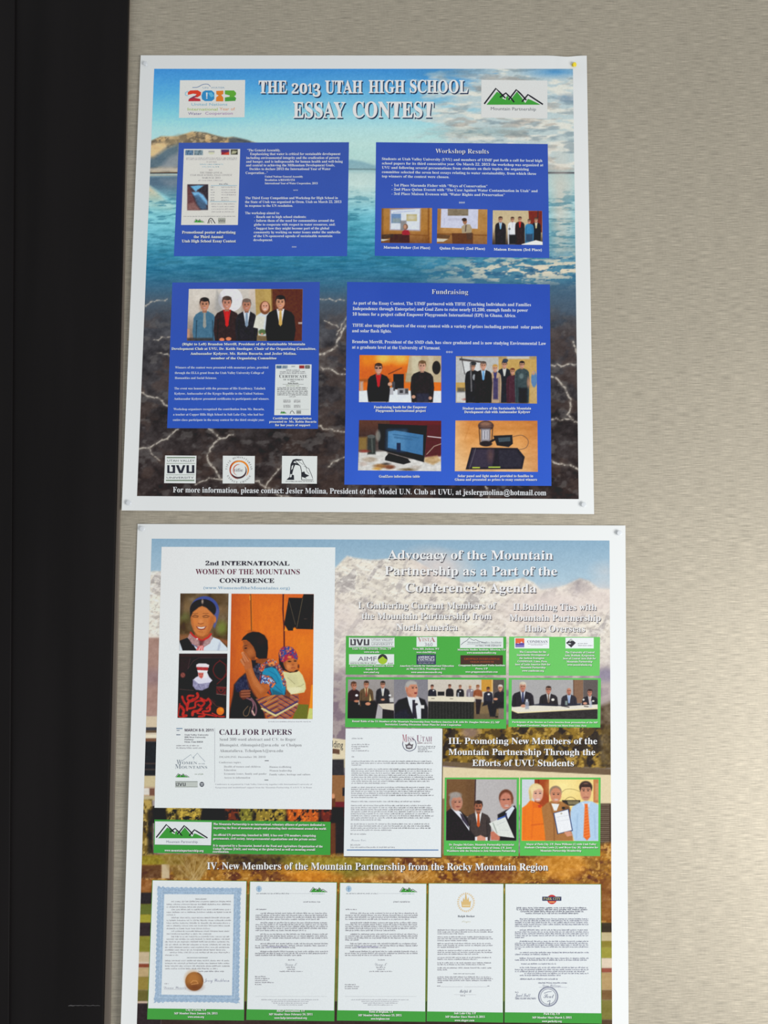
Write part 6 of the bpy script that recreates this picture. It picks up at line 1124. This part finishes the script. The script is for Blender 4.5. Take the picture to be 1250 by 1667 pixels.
# --- five papers along the foot
def paper(tf, quad, gy, label, lines):
    q = np.array(quad, float); fr = plain(quad, (90, 150, 60), 'paper_print', label, tf)
    k = tf[2] * .9
    u0 = (gy - q[0][1]) / (q[3][1] - q[0][1]); L_ = q[0] + (q[3] - q[0]) * u0; R_ = q[1] + (q[2] - q[1]) * u0
    plain([q[0] + (k, k * .8), q[1] + (-k, k * .8), R_ + (-k, 0), L_ + (k, 0)], PW, 'sheet', None, tf, 3, fr)
    plain([L_, R_, q[2], q[3]], (72, 162, 68), 'footer', None, tf, 3, fr)
    t = Txt(P2, tf, 5); t.lines(lines, 12.5 * tf[2] / 3.906, (238, 248, 236), 'heavy', shadow=(34, 100, 40), sh=(2.6, 3)); t.emit(fr, 'footer_lettering')
    return fr
tf = (240, 1430, 3.906)
d1 = paper(tf, [(30, 10), (632, 16), (614, 904), (-2, 896)], 826, 'paper print with a blue scalloped border and gold seal', [('City of Orem, UT', 244, 374, 842), ('MP Member Since January 24, 2011', 170, 446, 864), ('www.orem.org', 256, 360, 886)])
p = Pic(P2, tf, [(58, 46), (602, 50), (588, 802), (38, 796)], .8, 4); p.bg(PW)
def edge_d(quad):
    Q = np.array(quad, float); d = np.full(p.X.shape, 1e9)
    for i in range(4):
        a = Q[i]; e = Q[(i + 1) % 4] - a; e /= np.linalg.norm(e); d = np.minimum(d, -(e[1] * (p.X - a[0]) - e[0] * (p.Y - a[1])))
    return d
od = edge_d([(68, 58), (590, 64), (578, 786), (50, 782)]); ind = edge_d([(108, 101), (548, 103), (536, 742), (90, 738)])
wv = 5.5 * np.abs(np.sin((p.X) / 9.2)) * (np.minimum(np.abs(p.Y - 60), np.abs(p.Y - 785)) < 40) + 5.5 * np.abs(np.sin(p.Y / 9.2)) * (np.minimum(np.abs(p.X - 62), np.abs(p.X - 584)) < 40)
m_ = np.clip((od + wv) / 3, 0, 1) * np.clip(-ind / 2.5, 0, 1); p.mix(m_, (162, 186, 210)); p.nz(6, 6, 22, 2, 431, m_); p.mix(m_ * np.clip(1 - np.abs(od - 24) / 4, 0, 1) * .5, (206, 220, 232)); p.mix(np.clip((od + wv) / 2.5, 0, 1) * np.clip(1 - (od + wv) / 5, 0, 1) * .6, (128, 156, 188))
p.el(298, 655, 58, 60, (146, 92, 46), 1, 3).el(290, 640, 44, 46, (190, 126, 62), .8, 22).el(300, 690, 40, 20, (104, 52, 30), .6, 16).ln(bez([(352, 655), (345, 620), (320, 600)]), 4, (90, 46, 30), .8).ln([(275, 665), (290, 650), (312, 652), (322, 668), (280, 674)], 4, (226, 160, 96), .9).el(298, 655, 50, 52, (120, 60, 30), 0)
p.emit(d1, 'border', 'blue scalloped border and gold seal')
t = Txt(P2, tf, 5); rg = random.Random(21); G2 = (160, 160, 166)
t.t('PROCLAMATION', 305, 376, 135, 7, (120, 120, 126), 'bold')
y = 150; 
for ys, sh_, ind_ in (((150, 168, 185), .6, 30), ((201, 218, 235), .15, 30), ((253, 270, 287, 304, 322), .7, 30), ((339, 356), .72, 30), ((373, 389, 406, 424, 441, 458), .93, 30), ((474, 491), .2, 30), ((526, 543, 560, 577), .8, 0)): 
    for i, yy in enumerate(ys): t.greek((122 if yy < 400 else 112) + (ind_ if i == 0 else 0), (532 if yy < 300 else 526) if i < len(ys) - 1 else 115 + 415 * sh_, yy, 5.8, G2, rg, pitch=6.2)
t.t('THE MOUNTAIN PARTNERSHIP', 250, 384, 508, 6, (110, 110, 118), 'bold'); t.greek(325, 490, 594, 5.5, (140, 140, 150), rg); t.cut(); t.t('Jerry Washburn', 360, 520, 658, 22, (150, 152, 176), 'script'); t.t('Donna Weaver', 104, 245, 702, 16, (160, 160, 176), 'script').quad(104, 706, 245, 707.5, (180, 180, 186)).greek(108, 138, 672, 5, G2, rg); t.emit(d1, 'lettering')
def un_letter(tf, dr, ox, to_y, x0=690, x1=1150):
    t = Txt(P2, tf, 5); D = (150, 150, 160); O = lambda x: x + ox
    t.poly([(O(709 + 18 * math.cos(a * math.pi / 10)), 67 + 20 * math.sin(a * math.pi / 10)) for a in range(20)], (176, 200, 220)); t.stroke([(O(709), 52), (O(709), 82)], 4, (120, 160, 196), .4); t.stroke([(O(700), 62), (O(709), 70), (O(718), 62)], 3, (120, 160, 196), .4)
    mountain_logo(t, O(1036), 88, 105, 32, False); t.greek(O(1046), O(1130), 100, 4, (150, 190, 180), rg); t.greek(O(692), O(900), 99, 5, (160, 164, 172), rg); t.quad(O(900), 96, O(1040), 97.5, (200, 202, 208))
    t.greek(O(992), O(1104), 152, 5.5, D, rg); t.greek(O(690), O(762), 200, 5.5, D, rg)
    for ys, sh_ in (((225, 238, 250, 263), .9), ((285, 297, 309, 321, 334), .7), ((358, 370, 382, 394), .2), ((418, 431, 443), .56), ((468, 480, 492), .64)):
        for i, yy in enumerate(ys): t.greek(O(690 - yy * .01) + (32 if i == 0 else 0), (O(1148)) if i < len(ys) - 1 else O(690) + 460 * sh_, yy, 6, D, rg, pitch=5.6)
    t.quad(O(760), 434, O(895), 436, (150, 140, 200)); t.greek(O(895), O(938), 521, 5, D, rg); t.t('Doug M', O(875), O(955), 556, 18, (170, 172, 180), 'script'); t.greek(O(884), O(945), 568, 5, D, rg); t.greek(O(892), O(940), 581, 5, D, rg); t.greek(O(840), O(990), 594, 5, D, rg)
    for k in range(5 if to_y < 660 else 3): t.greek(O(684), O((755, 780, 768, 808, 730)[k]), to_y + k * 12.5, 5, D, rg)
    t.quad(O(685), 750, O(1140), 751.5, (204, 206, 210))
    for k, (a, c_) in enumerate(((725, 1090), (790, 1030), (800, 1020), (830, 990))): t.greek(O(a), O(c_), 774 + k * 11, 4.5, (206, 208, 214), rg)
    t.emit(dr, 'lettering')
d2 = paper(tf, [(650, 18), (1206, 24), (1188, 908), (628, 900)], 832, 'letter print to the left of the middle one, with a green mountain letterhead', [('HELP International, UT', 822, 1000, 848), ('MP Member Since February 24, 2011', 772, 1050, 870), ('www.help-international.org', 806, 1014, 893)])
un_letter(tf, d2, 0, 627)
d3 = paper(tf, [(1222, 26), (1776, 32), (1768, 912), (1204, 904)], 838, 'letter print in the middle of the row, with a green mountain letterhead', [('Town of Brigham, UT', 1408, 1562, 854), ('MP Member Since February 25, 2011', 1340, 1616, 876), ('www.brigham.com', 1420, 1540, 898)])
un_letter(tf, d3, 571, 678)
tf = (690, 1430, 4.167)
d4 = paper(tf, [(30, 32), (542, 35), (538, 978), (18, 970)], 902, 'letter print with a gold crown emblem', [('Salt Lake City, UT', 205, 352, 921), ('MP Member Since March 3, 2011', 145, 414, 945), ('www.slcgov.com', 208, 342, 969)])
t = Txt(P2, tf, 5); GD = (222, 190, 130); D = (146, 146, 158)
for k in range(26):
    a = k * 2 * math.pi / 26; a2 = a + .14
    t.poly([(286 + 47 * math.cos(a), 163 + 55 * math.sin(a)), (286 + 60 * math.cos(a), 163 + 66 * math.sin(a)), (286 + 60 * math.cos(a2), 163 + 66 * math.sin(a2)), (286 + 47 * math.cos(a2), 163 + 55 * math.sin(a2))], (230, 208, 170))
t.poly([(252, 150), (262, 162), (268, 130), (276, 150), (285, 92), (294, 150), (302, 128), (308, 162), (320, 150), (314, 196), (258, 196)], GD, .2); t.quad(262, 180, 310, 186, (238, 220, 180), .5); t.t('Ralph Becker', 230, 345, 263, 13, (90, 96, 110), 'bold').t('Mayor', 255, 316, 298, 12, (216, 212, 180), 'script')
for ys, sh_ in (((353, 366, 378), .5), ((400, 412, 425), .54), ((445, 458, 470), .4), ((492, 505, 517), .74), ((540, 552), .73), ((576, 588), .85), ((610, 623), .18), ((672, 684, 696, 709), .1)):
    for i, yy in enumerate(ys): t.greek(92, (470 if i % 2 else 460) if i < len(ys) - 1 else 92 + 380 * sh_, yy, 5.6, D, rg, pitch=5.6)
t.t('THE CITY OF SALT LAKE', 200, 345, 650, 6, (120, 120, 130), 'bold').greek(90, 115, 733, 5, D, rg).quad(115, 735, 262, 736.5, (190, 190, 196)).quad(275, 735, 430, 736.5, (190, 190, 196)).greek(430, 446, 733, 5, D, rg); t.t('Ralph B', 242, 322, 775, 20, (120, 124, 140), 'script').quad(205, 788, 355, 789.5, (196, 196, 202)).greek(248, 282, 798, 5, D, rg)
t.emit(d4, 'lettering')
d5 = paper(tf, [(549, 35), (1202, 38), (1206, 985), (546, 978)], 908, 'resolution print with a round seal and a red and blue emblem', [('Park City, UT', 812, 922, 925), ('MP Member Since March 1, 2011', 735, 1002, 950), ('www.parkcity.org', 800, 935, 975)])
t = Txt(P2, tf, 5); D = (128, 132, 156)
t.poly([(868 + 32 * math.cos(a * math.pi / 12), 143 + 32 * math.sin(a * math.pi / 12)) for a in range(24)], (204, 62, 58)); t.quad(803, 124, 932, 152, (56, 62, 100), .3); t.up(.7).t('PARK CITY', 810, 926, 146, 17, (196, 186, 120), 'bold').up(0).quad(850, 157, 886, 163, (236, 190, 120), .4)
for k, (a, c_) in enumerate(((630, 1106), (628, 1110), (655, 1085), (690, 1050))): t.greek(a, c_, 203 + k * 12.5, 6.8, (104, 108, 128), rg, pitch=6.6)
for ys, sh_ in (((278, 290, 303, 316, 328), .34), ((353, 366, 378, 391, 404), .13), ((430, 443, 455, 468, 481), .08), ((506, 519), .48), ((545, 557), .98), ((608, 622, 635), .96), ((648, 661), .62)):
    for i, yy in enumerate(ys): t.greek(618 + (32 if i == 0 else 0) + (32 if yy > 640 else 0), 1118 if i < len(ys) - 1 else 618 + 500 * sh_, yy, 6, D, rg, pitch=5.8)
t.greek(660, 902, 583, 6, D, rg); t.greek(652, 910, 686, 6, D, rg); t.greek(775, 975, 712, 6, D, rg); t.quad(780, 738, 970, 739.5, (170, 172, 190)); t.t('Dana Williams', 805, 930, 736, 18, (170, 172, 190), 'script'); t.t('Janet Scott', 620, 722, 803, 22, (130, 134, 160), 'script').quad(618, 808, 760, 809.5, (160, 162, 180)).greek(620, 760, 819, 6, D, rg).greek(620, 645, 776, 6, D, rg)
def circ(T, cx, cy, r, w, col): T.stroke([(cx + r * math.cos(a * math.pi / 20), cy + r * math.sin(a * math.pi / 20)) for a in range(41)], w, col)
circ(t, 843, 802, 66, 4, (112, 118, 140)); circ(t, 843, 802, 52, 3, (120, 126, 150)); circ(t, 843, 802, 61, 5, (176, 180, 196)); t.t('Seal', 812, 882, 812, 26, (110, 116, 142), 'script').stroke([(815, 780), (840, 770), (866, 768)], 3, (130, 136, 160)).stroke([(838, 836), (856, 828), (852, 848), (850, 866)], 4, (104, 110, 136))
t.emit(d5, 'lettering')
# ------------------------------------------------------------------ push pins
def lathe(prof, n=28):
    V = []; Fq = []
    for (r, y) in prof:
        for k in range(n):
            a = 2 * math.pi * k / n; V.append((r * math.cos(a), y, r * math.sin(a)))
    for i in range(len(prof) - 1):
        for k in range(n):
            a = i * n + k; b = i * n + (k + 1) % n
            Fq.append((a, a + n, b + n, b))
    c0 = len(V); V.append((0, prof[0][1], 0)); V.append((0, prof[-1][1], 0))
    T = []
    for k in range(n):
        T.append((c0, k, (k + 1) % n)); T.append((c0 + 1, (len(prof) - 1) * n + (k + 1) % n, (len(prof) - 1) * n + k))
    return np.array(V), [np.array(Fq), np.array(T)]
def pin_mat(name, col, trans, rough=0.12):
    m, nt, b = new_mat(name)
    b.inputs['Base Color'].default_value = (*col, 1); b.inputs['Roughness'].default_value = rough
    b.inputs['Transmission Weight'].default_value = trans; b.inputs['IOR'].default_value = 1.49
    return m
CLEAR = pin_mat('milky_clear_pin_plastic', (0.76, 0.79, 0.82), 0.0, 0.25)
YELLOW = pin_mat('yellow_pin_plastic', (0.86, 0.68, 0.03), 0.0, 0.3)
m_steel, _nt, _b = new_mat('pin_steel'); _b.inputs['Metallic'].default_value = 1; _b.inputs['Roughness'].default_value = .3
_b.inputs['Base Color'].default_value = (.6, .6, .6, 1)
# profiles run from the wall side towards the room (-y); y measured from the paper
HEAD = [(0.0014, -0.0080), (0.0040, -0.0082), (0.0052, -0.0090), (0.0054, -0.0098), (0.0050, -0.0106), (0.0040, -0.0109), (0.0008, -0.0110)]
BODY = [(0.0044, -0.0000), (0.0046, -0.0006), (0.0042, -0.0014), (0.0026, -0.0022), (0.0020, -0.0045), (0.0022, -0.0068), (0.0032, -0.0080)]
NEEDLE = [(0.00045, 0.0085), (0.00050, 0.0), (0.00050, -0.001)]
def push_pin(poster, px, py, mat, label, group, tilt=(0, 0), s=1.0):
    e = bpy.data.objects.new('push_pin', None); COL.objects.link(e)
    e.empty_display_size = 0.01
    p = poster.pt(np.array([px]), np.array([py]), LAYER)[0] + poster.origin
    e.location = p; e.rotation_euler = (tilt[0], 0, tilt[1]); e.scale = (s, s * 0.62, s)
    e['label'] = label; e['category'] = 'push pin'; e['group'] = group
    for nm, prof, mm in (('head', HEAD, mat), ('body', BODY, mat), ('needle', NEEDLE, m_steel)):
        v, f = lathe(prof); link_mesh(nm, v, f, mm, e, smooth=(nm != 'x'))
G = 'push pins holding the two posters to the wall'
push_pin(P1, 237.5, 105, CLEAR, 'clear push pin in the top left corner of the lake poster', G, (0.05, -0.1), .82)
push_pin(P1, 210.5, 819, CLEAR, 'clear push pin in the bottom left corner of the lake poster', G, (0, -0.06), .95)
push_pin(P1, 949.5, 822, CLEAR, 'clear push pin in the bottom right corner of the lake poster', G, (0, -0.05), .95)
push_pin(P2, 232.5, 861, CLEAR, 'clear push pin in the top left corner of the mountain poster', G, (0, -0.06), .95)
push_pin(P2, 1007, 868, CLEAR, 'clear push pin in the top right corner of the mountain poster', G, (0, 0), .95)
push_pin(P1, 933, 106, YELLOW, 'yellow push pin in the creased top right corner of the lake poster', G, (0.25, 0.45), .85)
